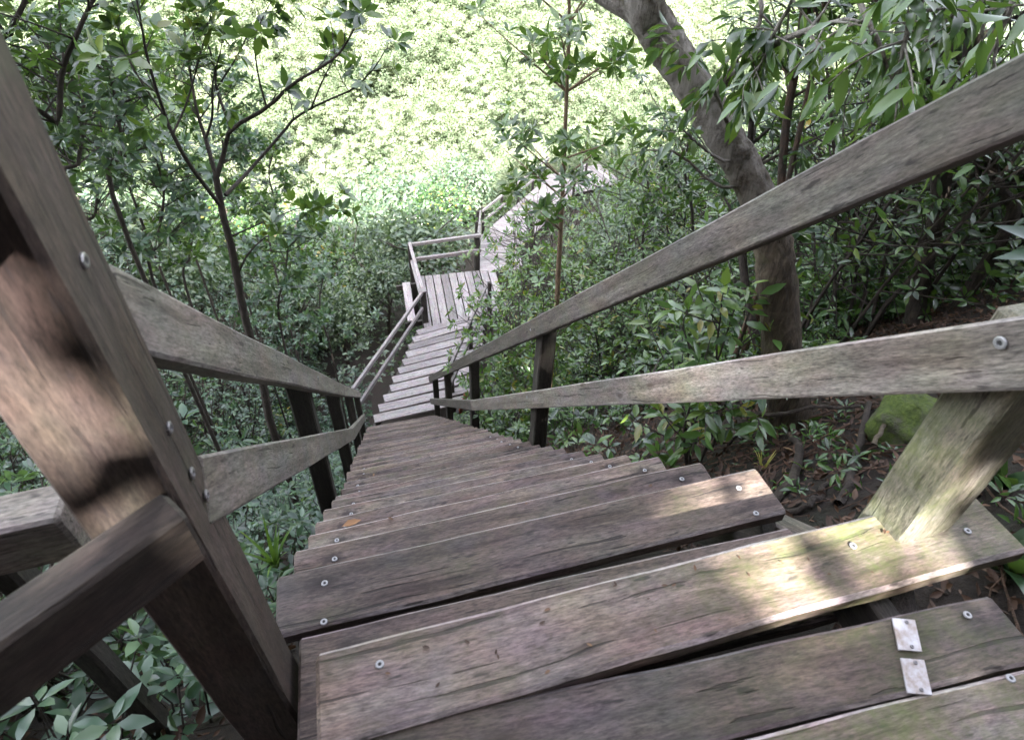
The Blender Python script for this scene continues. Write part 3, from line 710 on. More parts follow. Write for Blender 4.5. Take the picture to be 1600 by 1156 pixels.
VAL = [(640, 330, 17, 1.15), (560, 350, 18, 1.0), (505, 390, 16, 1.0), (590, 410, 15, .9), (470, 330, 20, 1.1), (540, 300, 22, 1.1), (690, 300, 24, 1.1), (610, 275, 26, 1.2), (430, 420, 13.5, .85), (520, 460, 13, .8), (420, 350, 18, 1.), (250, 380, 14, 1.), (160, 330, 16, 1.1), (90, 260, 17, 1.2), (330, 260, 20, 1.2), (200, 230, 22, 1.2),
       (1000, 330, 15, .9), (1060, 380, 12.5, .8), (1120, 300, 16, 1.0), (960, 400, 12, .7), (1330, 330, 13, .9), (1180, 250, 19, 1.), (1480, 380, 11, .8), (720, 255, 28, 1.1)]
for k, (u, v, D, s_) in enumerate(VAL):
    p = at(u, v, D); x, y = p[0], p[1]; z = float(ground(x, y)); top = p[2]+1.0*s_; sc = max(.7, min(1.5, (top-z)/4.0))
    side = 'left of the landing in the shaded valley' if u < 760 else 'among the bushes on the right slope'
    o = empty('valley_tree', (x, y, z), 'bushy round tree '+side, 'tree', 'bushy trees in the valley'); o.scale = (sc*s_, sc*s_, sc); o.rotation_euler.z = k*1.7
    for nme, me in zip(('trunk', 'crown'), vm[k % 4]):
        c = bpy.data.objects.new(nme, me); COL.objects.link(c); c.parent = o

# ---- far hillside forest (one mass)
def far_forest():
    r = np.random.default_rng(77); P = []; D = []; N = []; L = []; T = []
    for _ in range(2100):
        y = 29+r.beta(1, 1.5)*46; x = r.uniform(-30-.45*(y-30), 42+.75*(y-30)); z = float(ground(x, y)); rad = (.6+1.6*r.random()**1.6)*(1+.012*(y-30)); H = rad*r.uniform(1.0, 1.6)
        u, v, d = px((x, y, z+H))
        if d < 1 or u < -120 or u > 1720 or v < -160 or v > 640: continue
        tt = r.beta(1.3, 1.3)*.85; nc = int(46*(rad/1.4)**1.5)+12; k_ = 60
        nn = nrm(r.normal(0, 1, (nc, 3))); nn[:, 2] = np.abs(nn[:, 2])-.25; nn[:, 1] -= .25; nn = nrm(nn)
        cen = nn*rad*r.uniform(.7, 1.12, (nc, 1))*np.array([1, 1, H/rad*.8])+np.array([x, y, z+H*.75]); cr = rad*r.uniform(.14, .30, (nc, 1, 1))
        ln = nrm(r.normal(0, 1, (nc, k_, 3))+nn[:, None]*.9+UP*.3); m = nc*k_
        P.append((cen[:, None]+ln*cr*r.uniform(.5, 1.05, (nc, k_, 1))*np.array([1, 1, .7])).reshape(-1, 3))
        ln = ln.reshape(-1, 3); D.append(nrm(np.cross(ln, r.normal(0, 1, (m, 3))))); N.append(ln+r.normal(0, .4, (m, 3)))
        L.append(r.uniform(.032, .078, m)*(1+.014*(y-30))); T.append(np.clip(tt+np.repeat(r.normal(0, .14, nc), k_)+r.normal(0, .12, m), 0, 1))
    return [np.concatenate(a) for a in (P, D, N, L, T)]
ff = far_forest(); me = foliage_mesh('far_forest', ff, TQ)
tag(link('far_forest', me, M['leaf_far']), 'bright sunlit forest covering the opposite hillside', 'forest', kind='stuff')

# ------------------------------------------------------------------ individual trees near the stairs
def limb(pix, r0, r1, n=10):
    """pix: (u, v, D) list -> tube"""
    P = spline([at(*q) for q in pix], n); return (P, np.linspace(r0, r1, n))
def dress(lv, tb, r, limbs, leaf, mode, per, start=.35, L=(.12, .32), nl=7, tint=(.2, .85), upb=.35, droop=0.):
    for P, R in limbs:
        P = np.asarray(P)
        for k in range(per):
            u = r.uniform(start, 1)*(len(P)-1); i = min(int(u), len(P)-2); p = P[i]*(1-(u-i))+P[i+1]*(u-i); ax = nrm(P[i+1]-P[i])
            d = nrm(ax*.6+r.normal(0, .7, 3)+UP*upb); twig(lv, tb, r, p, d, r.uniform(*L), min(.005, R[i]*.5), leaf, mode, tint, nl, droop)
        twig(lv, tb, r, P[-1], P[-1]-P[-2], L[0], R[-1]*.8, leaf, mode, tint, nl, droop)

# left tree with forked branches
D0 = 3.9
base = at(440, 720, D0+.1); gz = float(ground(base[0], base[1])); base = np.array([base[0], base[1], gz-.1])
tr = [np.concatenate([[base], spline([at(420, 650, D0), at(409, 590, D0), at(383, 496, D0), at(370, 430, D0), at(360, 378, D0), at(349, 338, D0), at(338, 278, D0)], 16)]), np.linspace(.034, .020, 17)]
br = [limb([(338, 278, D0), (350, 240, D0), (361, 203, D0-.05), (417, 169, D0-.2), (458, 131, D0-.3), (514, 98, D0-.4), (541, 68, D0-.5), (574, 0, D0-.55)], .024, .006, 16),
      limb([(361, 203, D0-.05), (353, 180, D0), (338, 139, D0+.1), (336, 110, D0+.1), (322, 60, D0+.1), (300, 5, D0+.1)], .016, .005, 12),
      limb([(338, 278, D0), (325, 230, D0+.1), (319, 210, D0+.15), (308, 176, D0+.2), (299, 124, D0+.3), (295, 98, D0+.3), (286, 30, D0+.4)], .022, .006, 14),
      limb([(322, 216, D0+.1), (332, 180, D0+.05), (332, 131, D0-.05), (345, 80, D0-.1)], .013, .005, 8),
      limb([(347, 325, D0), (297, 259, D0-.15), (270, 210, D0-.2), (259, 184, D0-.2), (244, 139, D0-.3), (229, 86, D0-.35), (222, 45, D0-.4), (212, -10, D0-.4)], .020, .006, 16),
      limb([(259, 184, D0-.2), (225, 135, D0-.2), (200, 90, D0-.1), (186, 50, D0-.1)], .008, .003, 8),
      limb([(352, 305, D0), (379, 278, D0+.15), (406, 248, D0+.25), (443, 206, D0+.3), (462, 184, D0+.3), (503, 161, D0+.3), (552, 139, D0+.25), (586, 105, D0+.2), (601, 80, D0+.2)], .020, .005, 16),
      limb([(485, 172, D0+.3), (507, 120, D0+.3), (526, 86, D0+.3)], .010, .004, 6),
      limb([(360, 370, D0), (424, 342, D0+.1), (480, 323, D0+.15), (532, 330, D0+.2)], .010, .003, 8),
      limb([(371, 430, D0), (390, 394, D0-.05), (430, 365, D0-.1), (500, 375, D0-.1)], .012, .003, 8),
      limb([(270, 210, D0-.2), (292, 160, D0-.1), (312, 90, D0-.05), (330, 20, D0)], .010, .004, 8),
      limb([(417, 169, D0-.2), (404, 120, D0-.2), (398, 60, D0-.2), (420, 10, D0-.2)], .009, .004, 8),
      limb([(338, 139, D0+.1), (370, 90, D0), (392, 50, D0), (440, 15, D0)], .008, .004, 8)]
br = [(P_, R_*.66) for P_, R_ in br]
r = np.random.default_rng(21); lv = Leaves(); tw = []
dress(lv, tw, r, br, .105, 'ros', 7, .45, (.08, .26), 7, (.15, .93))
tree('young_tree', base, [tuple(tr)]+br+tw, lv.arr(), T8(.42, .05, .08), M['leaf'], M['bark_dark'], 'small forked tree with dark branches left of the stairs', sides=7)

# right big tree
base = np.array([*at(1240, 690, 2.88)[:2], 0]); base[2] = float(ground(base[0], base[1]))
D1 = 2.9
bs = at(1237, 660, D1)
P = spline([base-UP*.2, at(1232, 640, D1), at(1222, 540, D1), at(1213, 430, D1), at(1204, 370, D1), at(1180, 300, D1), at(1145, 235, D1), at(1105, 170, D1), at(1065, 105, D1), at(1030, 55, D1-.02), at(1008, 10, D1-.05), at(1000, -60, D1-.05)], 70)
R = np.interp(np.linspace(0, 1, 70), [0, .08, .2, .5, .8, 1], [.155, .115, .096, .082, .084, .075])
P = P + np.random.default_rng(3).normal(0, .003, P.shape)
tk = [(P, R), limb([(1035, 60, D1), (1000, 22, D1), (955, -5, D1+.05), (900, -40, D1+.1)], .058, .045, 8)]
big = [limb([(1105, 170, D1), (1150, 110, D1-.2), (1230, 60, D1-.4), (1320, 30, D1-.6)], .02, .006, 10),
       limb([(1320, -60, 2.3), (1350, 20, 2.2), (1375, 70, 2.1), (1390, 120, 2.1)], .010, .004, 8),
       limb([(1480, -60, 2.0), (1440, 0, 1.95), (1415, 60, 1.9), (1405, 120, 1.9)], .010, .004, 8),
       limb([(1180, -50, 2.7), (1190, 20, 2.6), (1170, 70, 2.6), (1130, 120, 2.6)], .010, .004, 8),
       limb([(1250, -60, 2.6), (1240, 0, 2.5), (1210, 50, 2.5), (1190, 110, 2.5)], .010, .004, 8),
       limb([(1560, -60, 2.3), (1530, 10, 2.3), (1490, 40, 2.3), (1460, 60, 2.3)], .010, .004, 8),
       limb([(1160, 250, D1), (1125, 250, D1-.15), (1080, 215, D1-.3), (1055, 190, D1-.3)], .009, .003, 8),
       limb([(1150, 230, D1), (1120, 150, D1-.3), (1095, 110, D1-.3), (1060, 70, D1-.3)], .009, .003, 8),
       limb([(1175, 290, D1), (1120, 290, D1-.15), (1060, 240, D1-.2), (1010, 235, D1-.2)], .009, .003, 8),
       limb([(1600, -60, 2.8), (1580, 10, 2.8), (1560, 60, 2.8), (1550, 110, 2.8)], .012, .004, 8)]
r = np.random.default_rng(22); lv = Leaves(); tw = []
dress(lv, tw, r, big[1:6]+big[9:], .10, 'alt', 10, .25, (.10, .34), 7, (.2, .88), .1, .35)
dress(lv, tw, r, big[:1], .10, 'alt', 5, .35, (.10, .3), 6, (.2, .88), .1, .3)
dress(lv, tw, r, big[6:9], .085, 'alt', 4, .4, (.08, .2), 5, (.2, .88), .1, .3)
tree('leaning_tree', base, tk+big+tw, lv.arr(), T8(.30, .05, .14), M['leaf'], M['bark_grey'], 'large leaning tree with thick grey forked trunk on the right', sides=36, rough=.022)

# stems and saplings
def sapling(name, pix, r0, r1, leaf, mode, per, mb, ml_, label, seed, nl=7, start=.3, side=8, sl=(.15, .5), tint=(.2, .85), droop=0., tpl=None, root=True, group=None):
    r = np.random.default_rng(seed)
    pts = [at(*q) for q in pix]; b = pts[0].copy()
    if root:
        g = float(ground(b[0], b[1])); pts = [np.array([b[0], b[1], min(g, b[2])-.1])]+pts; b = pts[0]
    n = 22; P = spline(pts, n); stem = (P, np.linspace(r0, r1, n)); lv = Leaves(); tw = []; lim = []
    for k in range(side):
        u = r.uniform(start, .97)*(n-1); i = min(int(u), n-2); a = r.uniform(0, 6.28); d = nrm(np.array([math.cos(a), math.sin(a), r.uniform(.2, .9)])); L_ = r.uniform(*sl)
        q = [P[i], P[i]+d*L_*.5+UP*.02, P[i]+d*L_+UP*.06*L_]; lim.append((spline(q, 6), np.linspace(max(.004, r0*.3), .003, 6)))
    dress(lv, tw, r, lim+[(P[int(n*.75):], np.full(n-int(n*.75), r1))], leaf, mode, per, .3, (.06, .2), nl, tint, .3, droop)
    return tree(name, b, [stem]+lim+tw, lv.arr(), tpl or L8, M[ml_], M[mb], label, sides=7, group=group)
sapling('sapling', [(868, 500, 5.2), (872, 430, 5.2), (876, 360, 5.2), (880, 280, 5.2), (884, 180, 5.2), (888, 70, 5.2), (890, -30, 5.2)], .032, .012, .125, 'ros', 5, 'bark_pale', 'leaf', 'slender pale stemmed sapling standing in front of the far deck', 31, 7, .42, 22, (.3, .95), (.25, .9))
sapling('slender_tree', [(1222, 380, 3.6), (1219, 330, 3.6), (1228, 200, 3.6), (1245, 100, 3.6), (1257, 10, 3.6), (1262, -60, 3.6)], .028, .018, .10, 'alt', 4, 'bark_red', 'leaf', 'thin reddish trunk just behind the big leaning tree', 32, 7, .6, 10, (.2, .5), tpl=L8n)
sapling('slender_tree', [(1220, 350, 3.5), (1228, 300, 3.5), (1262, 150, 3.5), (1280, 60, 3.5), (1292, -40, 3.5)], .018, .012, .10, 'alt', 4, 'bark_red', 'leaf', 'thinner slanting reddish stem beside the thin reddish trunk', 33, 7, .7, 8, (.2, .5), tpl=L8n)
sapling('slender_tree', [(1198, 690, 3.5), (1192, 580, 3.5), (1170, 480, 3.5), (1160, 390, 3.6), (1168, 300, 3.7), (1174, 190, 3.8), (1182, 70, 3.8)], .04, .014, .09, 'alt', 4, 'bark_dark', 'leaf_dark', 'thin crooked dark trunk left of the big leaning tree', 34, 7, .6, 14, (.2, .6))
sapling('slender_tree', [(1425, 520, 4.6), (1440, 430, 4.6), (1468, 320, 4.6), (1485, 190, 4.6), (1515, 80, 4.6), (1560, -40, 4.6)], .075, .03, .10, 'alt', 5, 'bark_dark', 'leaf', 'dark trunk with a curve behind the right handrail', 35, 7, .5, 16, (.3, .9), tpl=L8n)
sapling('slender_tree', [(1462, 330, 4.5), (1462, 220, 4.5), (1470, 130, 4.4), (1500, 20, 4.4), (1520, -40, 4.4)], .03, .02, .10, 'alt', 5, 'bark_dark', 'leaf', 'straight dark stem beside the curved dark trunk', 36, 7, .4, 12, (.3, .8), root=False)
sapling('slender_tree', [(1580, 345, 4.8), (1565, 300, 4.8), (1540, 240, 4.8), (1500, 190, 4.9), (1440, 100, 5.), (1400, -20, 5.2)], .045, .02, .10, 'alt', 5, 'bark_dark', 'leaf', 'dark trunk leaning left at the right edge of the view', 37, 7, .4, 14, (.3, .8))
sapling('slender_tree', [(82, 270, 4.2), (92, 190, 4.2), (98, 110, 4.2), (122, 50, 4.1), (155, -20, 4.1)], .02, .010, .085, 'ros', 4, 'bark_dark', 'leaf', 'thin bending dark stem beyond the massive corner post', 38, 7, .3, 14, (.2, .6))
sapling('slender_tree', [(195, 360, 4.6), (192, 240, 4.6), (182, 170, 4.6), (170, 80, 4.6)], .02, .008, .085, 'ros', 5, 'bark_dark', 'leaf_blue', 'leafy straight dark stem left of the small forked tree', 39, 7, .3, 16, (.2, .6))
sapling('slender_tree', [(125, 370, 5), (124, 250, 5), (130, 160, 5), (60, 40, 5.1)], .02, .008, .085, 'ros', 6, 'bark_dark', 'leaf', 'bushy dark stemmed tree at the left edge behind the corner post', 40, 7, .2, 18, (.3, .9))
sapling('slender_tree', [(20, 120, 4.4), (14, 60, 4.4), (40, 0, 4.4), (60, -60, 4.4)], .02, .01, .09, 'ros', 6, 'bark_dark', 'leaf', 'leafy stem in the upper left corner of the view', 41, 7, .2, 16, (.2, .7))
for k, (pix, side, lf, mt, lab) in enumerate((
        ([(60, 420, 5.5), (66, 300, 5.5), (52, 200, 5.5), (70, 110, 5.5)], 24, .105, 'leaf', 'dense leafy slender tree right beside the corner post'),
        ([(155, 420, 6.5), (150, 330, 6.5), (162, 240, 6.5), (150, 150, 6.5)], 24, .11, 'leaf', 'leafy slender tree between the corner post and the handrail start'),
        ([(250, 470, 6), (246, 380, 6), (256, 300, 6), (236, 225, 6)], 22, .10, 'leaf_blue', 'bluish leafy slender tree just left of the small forked tree'),
        ([(300, 480, 7.5), (296, 400, 7.5), (312, 330, 7.5), (300, 290, 7.5)], 20, .11, 'leaf', 'green slender tree behind the trunk of the small forked tree'),
        ([(110, 300, 7.5), (104, 220, 7.5), (112, 130, 7.5), (90, 60, 7.5)], 24, .12, 'leaf_blue', 'taller bluish slender tree in the upper left'),
        ([(215, 330, 8), (212, 250, 8), (205, 180, 8), (220, 130, 8)], 22, .12, 'leaf', 'far slender tree seen through the upper left branches'),
        ([(440, 520, 6.5), (446, 430, 6.5), (452, 370, 6.5)], 18, .10, 'leaf_blue', 'bluish leafy tree right of the small forked tree'),
        ([(345, 330, 9), (352, 250, 9), (340, 180, 9), (352, 110, 9)], 22, .12, 'leaf_blue', 'bluish slender tree seen through the fork of the small forked tree'),
        ([(425, 400, 9.5), (432, 330, 9.5), (420, 270, 9.5), (436, 215, 9.5)], 20, .12, 'leaf', 'green slender tree under the right fork of the small forked tree'),
        ([(270, 300, 9), (262, 220, 9), (275, 140, 9), (262, 60, 9)], 20, .12, 'leaf', 'tall green slender tree behind the left fork of the small forked tree'),
        ([(520, 560, 8), (500, 480, 8), (508, 420, 8)], 16, .10, 'leaf_blue', 'low bluish tree left of the stepped ramp railing'))):
    sapling('slender_tree', pix, .019, .008, lf, 'ros', 6, 'bark_dark', mt, lab, 900+k, 7, .38, side, (.3, 1.0), (.12, .9), tpl=T8(.40, .05, .1))
for k, (pix, side, lf, mt, lab) in enumerate((
        ([(1010, 460, 7), (1004, 380, 7), (1014, 310, 7), (1006, 250, 7)], 20, .11, 'leaf', 'leafy slender tree between the pale sapling and the leaning tree'),
        ([(1075, 430, 6.5), (1082, 340, 6.5), (1070, 260, 6.5), (1085, 190, 6.5)], 22, .11, 'leaf', 'leafy slender tree just left of the leaning trunk'),
        ([(1305, 420, 6.5), (1300, 320, 6.5), (1318, 230, 6.5), (1310, 130, 6.5)], 22, .11, 'leaf_dark', 'dark leafy slender tree right of the thin reddish trunks'),
        ([(1370, 430, 7.5), (1378, 330, 7.5), (1362, 220, 7.5), (1380, 110, 7.5)], 24, .12, 'leaf', 'green slender tree in the gap left of the curved dark trunk'),
        ([(1530, 420, 6), (1535, 320, 6), (1520, 220, 6), (1540, 120, 6)], 24, .11, 'leaf', 'leafy slender tree between the curved trunk and the right edge'),
        ([(1590, 480, 5.5), (1585, 400, 5.5), (1600, 300, 5.5), (1590, 200, 5.5)], 22, .11, 'leaf_dark', 'dark leafy slender tree at the right edge below the handrail'),
        ([(1240, 430, 7), (1262, 330, 7), (1250, 240, 7), (1262, 150, 7)], 18, .11, 'leaf', 'leafy slender tree behind the leaning tree'))):
    sapling('slender_tree', pix, .026, .009, lf, 'alt' if k % 2 else 'ros', 6, 'bark_dark', mt, lab, 950+k, 7, .3, side, (.3, 1.1), (.12, .9), tpl=T8(.34, .05, .12))
# leafy clumps right of the stepped ramp
for k, (u, v, D, H, lab) in enumerate(((842, 500, 6.2, 1.5, 'bright whorled shrub hiding the right edge of the stepped ramp'), (795, 608, 5.2, .6, 'small yellow green shrub behind the second right post'), (835, 420, 7.4, 1.8, 'leafy shrub below the slender sapling'), (1165, 505, 2.7, .8, 'large leaved shrub between the two right rails'), (840, 330, 11, 2.0, 'pale leafy bush in front of the lower boardwalk'), (975, 440, 5.2, 1.5, 'open leafy shrub left of the leaning tree above the handrail'), (818, 345, 9.5, 2., 'tall leafy bush hiding the middle of the lower boardwalk'))):
    p = at(u, v, D); g = float(ground(p[0], p[1])); top = p[2]+.35; H = max(H, top-g)
    tb, lv_ = shrub(500+k, H, 8, (.11, .085, .11, .12, .14, .10, .13, .14)[k], (.34 if k > 5 else .16) if H > 1.6 else (.25 if k == 3 else .5), 'alt' if k in (3, 5) else 'ros', (.35, .95), (5 if k == 3 else 9) if H < 1.6 else (30 if k > 5 else 20), 8)
    b = np.array([p[0], p[1], g]); tb, lv_ = xf(tb, lv_, b, 1., .5*k)
    tree('shrub', b, tb, lv_, L8, M['leaf'], M['bark_dark'], lab, 'shrub', trunk='stem', crown='foliage', sides=5)

# ------------------------------------------------------------------ near ground details
r = np.random.default_rng(61); lv = Leaves()
n = 15000; x = np.concatenate([r.uniform(.75, 4.2, n), r.uniform(-2.6, -.6, 1500)]); y = np.concatenate([r.uniform(-1.2, 3.2, n), r.uniform(-1., 1.6, 1500)])
P = np.stack([x, y, ground(x, y)+r.uniform(.0, .03, len(x))], -1)
lv.add(P, nrm(r.normal(0, 1, (len(x), 3))*np.array([1, 1, .35])), UP+r.normal(0, .55, (len(x), 3)), r.uniform(.018, .062, len(x)), np.clip(r.beta(1.6, 2.6, len(x)), 0, 1))
tag(link('leaf_litter', foliage_mesh('leaf_litter', lv.arr(), T8(.42, .16, -.2)), M['litter']), 'brown fallen leaves littering the soil beside the stairs', 'leaf litter', kind='stuff')
# twigs on the soil
tb = []
for k in range(420):
    x, y = r.uniform(.8, 3.4), r.uniform(-.8, 2.2); a = r.uniform(0, 6.28); L_ = r.uniform(.1, .5); q = []
    for t in np.linspace(0, 1, 5):
        X_, Y_ = x+math.cos(a)*L_*t+r.normal(0, .01), y+math.sin(a)*L_*t+r.normal(0, .01); q.append([X_, Y_, float(ground(X_, Y_))+.02+r.uniform(0, .03)])
    tb.append((q, np.linspace(.005, .002, 5)*r.uniform(.5, 1.4)))
V, F = tubes(tb, 5); tag(link('fallen_twigs', np_mesh('fallen_twigs', V, [F], smooth=True), M['bark_red']), 'thin dry twigs strewn over the soil right of the stairs', 'twigs', kind='stuff')
def branch(pix, r0, r1, mat, label, h=.04):
    P = []
    for (u, v, dz) in pix:
        # walk along the ray to the soil, then lift
        d = ray(u, v); d = d/np.linalg.norm(d)
        for t in np.arange(.8, 12, .02):
            p = CAM+d*t
            if p[2] < float(ground(p[0], p[1]))+dz: break
        P.append(p)
    P = spline(P, 16)+r.normal(0, .006, (16, 3)); V, F = tubes([(P, np.linspace(r0, r1, 16))], 8, rough=.06)
    c = P.mean(0); o = link('fallen_branch', np_mesh('fallen_branch', V-c, [F], smooth=True), mat); o.location = c; tag(o, label, 'branch', 'roots and branches on the soil')
branch([(1205, 785, .02), (1240, 745, .05), (1250, 700, .05), (1235, 680, .03)], .024, .016, M['bark_dark'], 'curved root rising from the soil next to the wide tread')
branch([(1310, 790, .02), (1330, 740, .05), (1345, 690, .08), (1355, 630, .08)], .020, .013, M['bark_dark'], 'upright dark root left of the mossy stone')
branch([(1130, 630, .35), (1190, 648, .25), (1260, 640, .2), (1345, 632, .12)], .016, .009, M['bark_dark'], 'long dark branch lying in front of the leaning tree base')
branch([(1365, 695, .14), (1390, 650, .16), (1375, 620, .14), (1355, 600, .12)], .010, .006, M['bark_grey'], 'pale crooked twig crossing the mossy stone')
branch([(1210, 800, .02), (1270, 790, .03), (1285, 762, .03), (1300, 750, .02)], .016, .01, M['bark_dark'], 'short stub of root beside the stringer')
branch([(1040, 640, .5), (1030, 560, .5), (1090, 470, .55), (1150, 450, .6)], .012, .008, M['bark_dark'], 'bent dark branch among the leaves between the right rails')

# mossy stone: an angular block
ct = np.array([1.86, .41, float(ground(1.86, .41))+.07]); r2 = np.random.default_rng(9); V = []; nu, nv = 22, 14
for i in range(nv+1):
    for j in range(nu):
        th_ = math.pi*i/nv; ph = 2*math.pi*j/nu; d = np.array([math.sin(th_)*math.cos(ph), math.sin(th_)*math.sin(ph), math.cos(th_)])
        q = d/np.max(np.abs(d))*.55+d*.45; bmp = 1+.05*math.sin(17*d[0]+3)*math.sin(13*d[1]+9*d[2])+.07*math.sin(5*d[0]+2)*math.sin(4*d[1]+1)+.06*math.sin(9*d[2]+6*d[0])+r2.normal(0, .018)
        V.append(q*bmp*np.array([.15, .11, .115]))
F = np.array([[i*nu+j, i*nu+(j+1) % nu, (i+1)*nu+(j+1) % nu, (i+1)*nu+j] for i in range(nv) for j in range(nu)])[:, ::-1]
o = link('mossy_stone', np_mesh('mossy_stone', V, [F], smooth=True), M['rock']); o.location = ct; o.rotation_euler = (.15, -.25, .5); tag(o, 'angular stone covered in green moss on the soil behind the right post', 'stone')

# reddish stem by the railing
P = spline([at(700, 680, 8.6), at(715, 655, 8.5), at(722, 635, 8.3), at(729, 615, 8.2)], 10); V, F = tubes([(P, np.linspace(.05, .045, 10))], 8)
o = link('red_stem', np_mesh('red_stem', V-P[0], [F], smooth=True), M['redstick']); o.location = P[0]; tag(o, 'slanting orange red stem behind the posts at the foot of the steep flight', 'stem')

# grass tufts and small plants
def tuft(name, p, n, L_, w_, tint, label, cat, seed, mat='grass', arch=.6):
    r = np.random.default_rng(seed); V = []; F = []; T = []
    for k in range(n):
        a = r.uniform(0, 6.28); l = L_*r.uniform(.5, 1.1); out_ = r.uniform(.2, 1)*arch; dirh = np.array([math.cos(a), math.sin(a), 0]); sd_ = np.array([-dirh[1], dirh[0], 0]); b = len(V)
        for t in np.linspace(0, 1, 6):
            c = dirh*(.01+l*out_*t**1.4)+UP*(l*(t-.55*out_*t*t)); ww = w_*(1-t**2.2)*.5+.0006
            V += [c-sd_*ww, c+UP*ww*.35*0+sd_*ww]; T += [min(1, tint+r.normal(0, .1)+.15*t)]*2
        F += [[b+2*i, b+2*i+1, b+2*i+3, b+2*i+2] for i in range(5)]
    o = link(name, np_mesh(name, V, [np.array(F)], tint=np.clip(T, 0, 1), smooth=True), M[mat]); o.location = p; tag(o, label, cat); return o
def gp(u, v):
    d = ray(u, v); d = d/np.linalg.norm(d)
    for t in np.arange(.6, 30, .02):
        p = CAM+d*t
        if p[2] < float(ground(p[0], p[1])): return np.array([p[0], p[1], float(ground(p[0], p[1]))])
    return p
q = at(432, 885, 1.75); tuft('grass_tuft', q, 16, .34, .016, .5, 'arching green grass tuft left of the wide tread', 'grass tuft', 1)
tuft('grass_tuft', at(1190, 735, 2.35), 12, .16, .010, .95, 'yellowing grass tuft at the foot of the leaning tree', 'grass tuft', 2)
tuft('grass_tuft', gp(200, 1040), 14, .20, .012, .5, 'grass tuft in the gap under the left landing rail', 'grass tuft', 3)
tuft('grass_tuft', gp(300, 1030), 10, .20, .010, .55, 'grass tuft next to the foot of the corner post', 'grass tuft', 4)
tuft('broad_leaf_plant', at(1040, 735, 2.6), 14, .22, .05, .62, 'broad leaved plant poking up beside the upper treads', 'plant', 5, 'leaf', 1.)
tuft('broad_leaf_plant', gp(1560, 760), 9, .20, .06, .35, 'dark broad leaved plant by the mossy right post', 'plant', 6, 'leaf_dark', 1.)
tuft('broad_leaf_plant', gp(1565, 890), 6, .18, .07, .3, 'single broad dark leaves beside the end of the mossy board', 'plant', 7, 'leaf_dark', 1.)
r = np.random.default_rng(88); lv = Leaves(); q = at(1672, 400, 1.45); tb = [(spline([q+np.array([.25, -.05, -.55]), q+np.array([.06, 0, -.2]), q], 8), np.linspace(.008, .004, 8))]
for k, (du, dv) in enumerate(((1572, 345), (1560, 395), (1590, 430), (1620, 330), (1650, 480), (1700, 340))):
    e = at(du, dv, 1.42); lv.add(q[None], nrm(e-q)[None], np.array([[-.2, -.3, 1.]]), np.linalg.norm(e-q)*1.05, .35+.1*(k % 3))
tree('sapling', tb[0][0][0], tb, lv.arr(), T8(.30, .05, .12), M['leaf_blue'], M['bark_dark'], 'blurred sprig of large leaves poking in at the right edge', 'plant', trunk='stem', crown='foliage')
for k, (u, v) in enumerate(((1180, 720), (1215, 705), (1290, 675), (1330, 655), (1365, 720), (1390, 770), (1240, 760), (1275, 735), (1160, 640), (1400, 640), (1262, 690), (1300, 720), (1355, 745), (1345, 735), (1260, 640), (1225, 770), (1310, 700), (1150, 690), (1110, 660), (1560, 800), (1590, 780), (180, 1000), (260, 1000))):
    tb, lv_ = shrub(700+k, .20, 2, .06, .5, 'ros', (.25, .7), 2, 5); b = gp(u, v); tb, lv_ = xf(tb, lv_, b, 1., k)
    tree('seedling', b, tb, lv_, L8n, M['leaf'], M['bark_dark'], 'small green seedling growing from the leaf litter', 'seedling', 'seedlings on the forest floor', trunk='stem', crown='foliage', sides=4)
lv = Leaves(); lv.add(np.array([[0, 0, .006]]), np.array([[1, .1, 0]]), np.array([[.1, .1, 1]]), .075, .9)
o = link('fallen_leaf', foliage_mesh('fallen_leaf', lv.arr(), T8(.4, .12, -.05)), simple('orange dead leaf', (.22, .11, .045), .6)); o.location = (-.56, 3*GO-.06, znose(3*GO)+.004); tag(o, 'single orange dead leaf lying on a tread near the left post', 'leaf')

# unseen trees added round the top landing to darken the upper stairs
for k, (x, y, H, cx_, cy_, R_) in enumerate(((-3.6, -.9, 6.2, -1.6, .9, 2.6), (3.9, -.8, 6.6, 2.0, 1.2, 2.6), (-2.0, -2.2, 7.2, .2, -.2, 2.4))):
    g = float(ground(x, y)); lv = crown_leaves(840+k, R_, 2600, .15, (.1, .9), 14, .5); c = np.array([cx_, cy_, g+H]); lv[0] = lv[0]*np.array([1, 1, .6])+c; b = np.array([x, y, g])
    m1 = b+UP*H*.5+(c-b)*np.array([.15, .15, 0]); tb = [(spline([b-UP*.3, b+UP*H*.25, m1, c-UP*.3], 12), np.linspace(.13, .04, 12))]
    for q in range(7):
        a = q*.9+k; e = c+np.array([math.cos(a), math.sin(a), .05])*R_*.8; tb.append((spline([m1+(c-m1)*.4, (m1+e)/2+UP*.5, e], 8), np.linspace(.05, .012, 8)))
    tree('shade_tree', b, tb, lv, T4(.5, .05, .1), M['leaf'], M['bark_dark'], ('added out of view tree left of the top landing shading the stairs', 'added out of view tree right of the top landing shading the stairs', 'added out of view tree behind the top landing shading the upper stairs')[k])

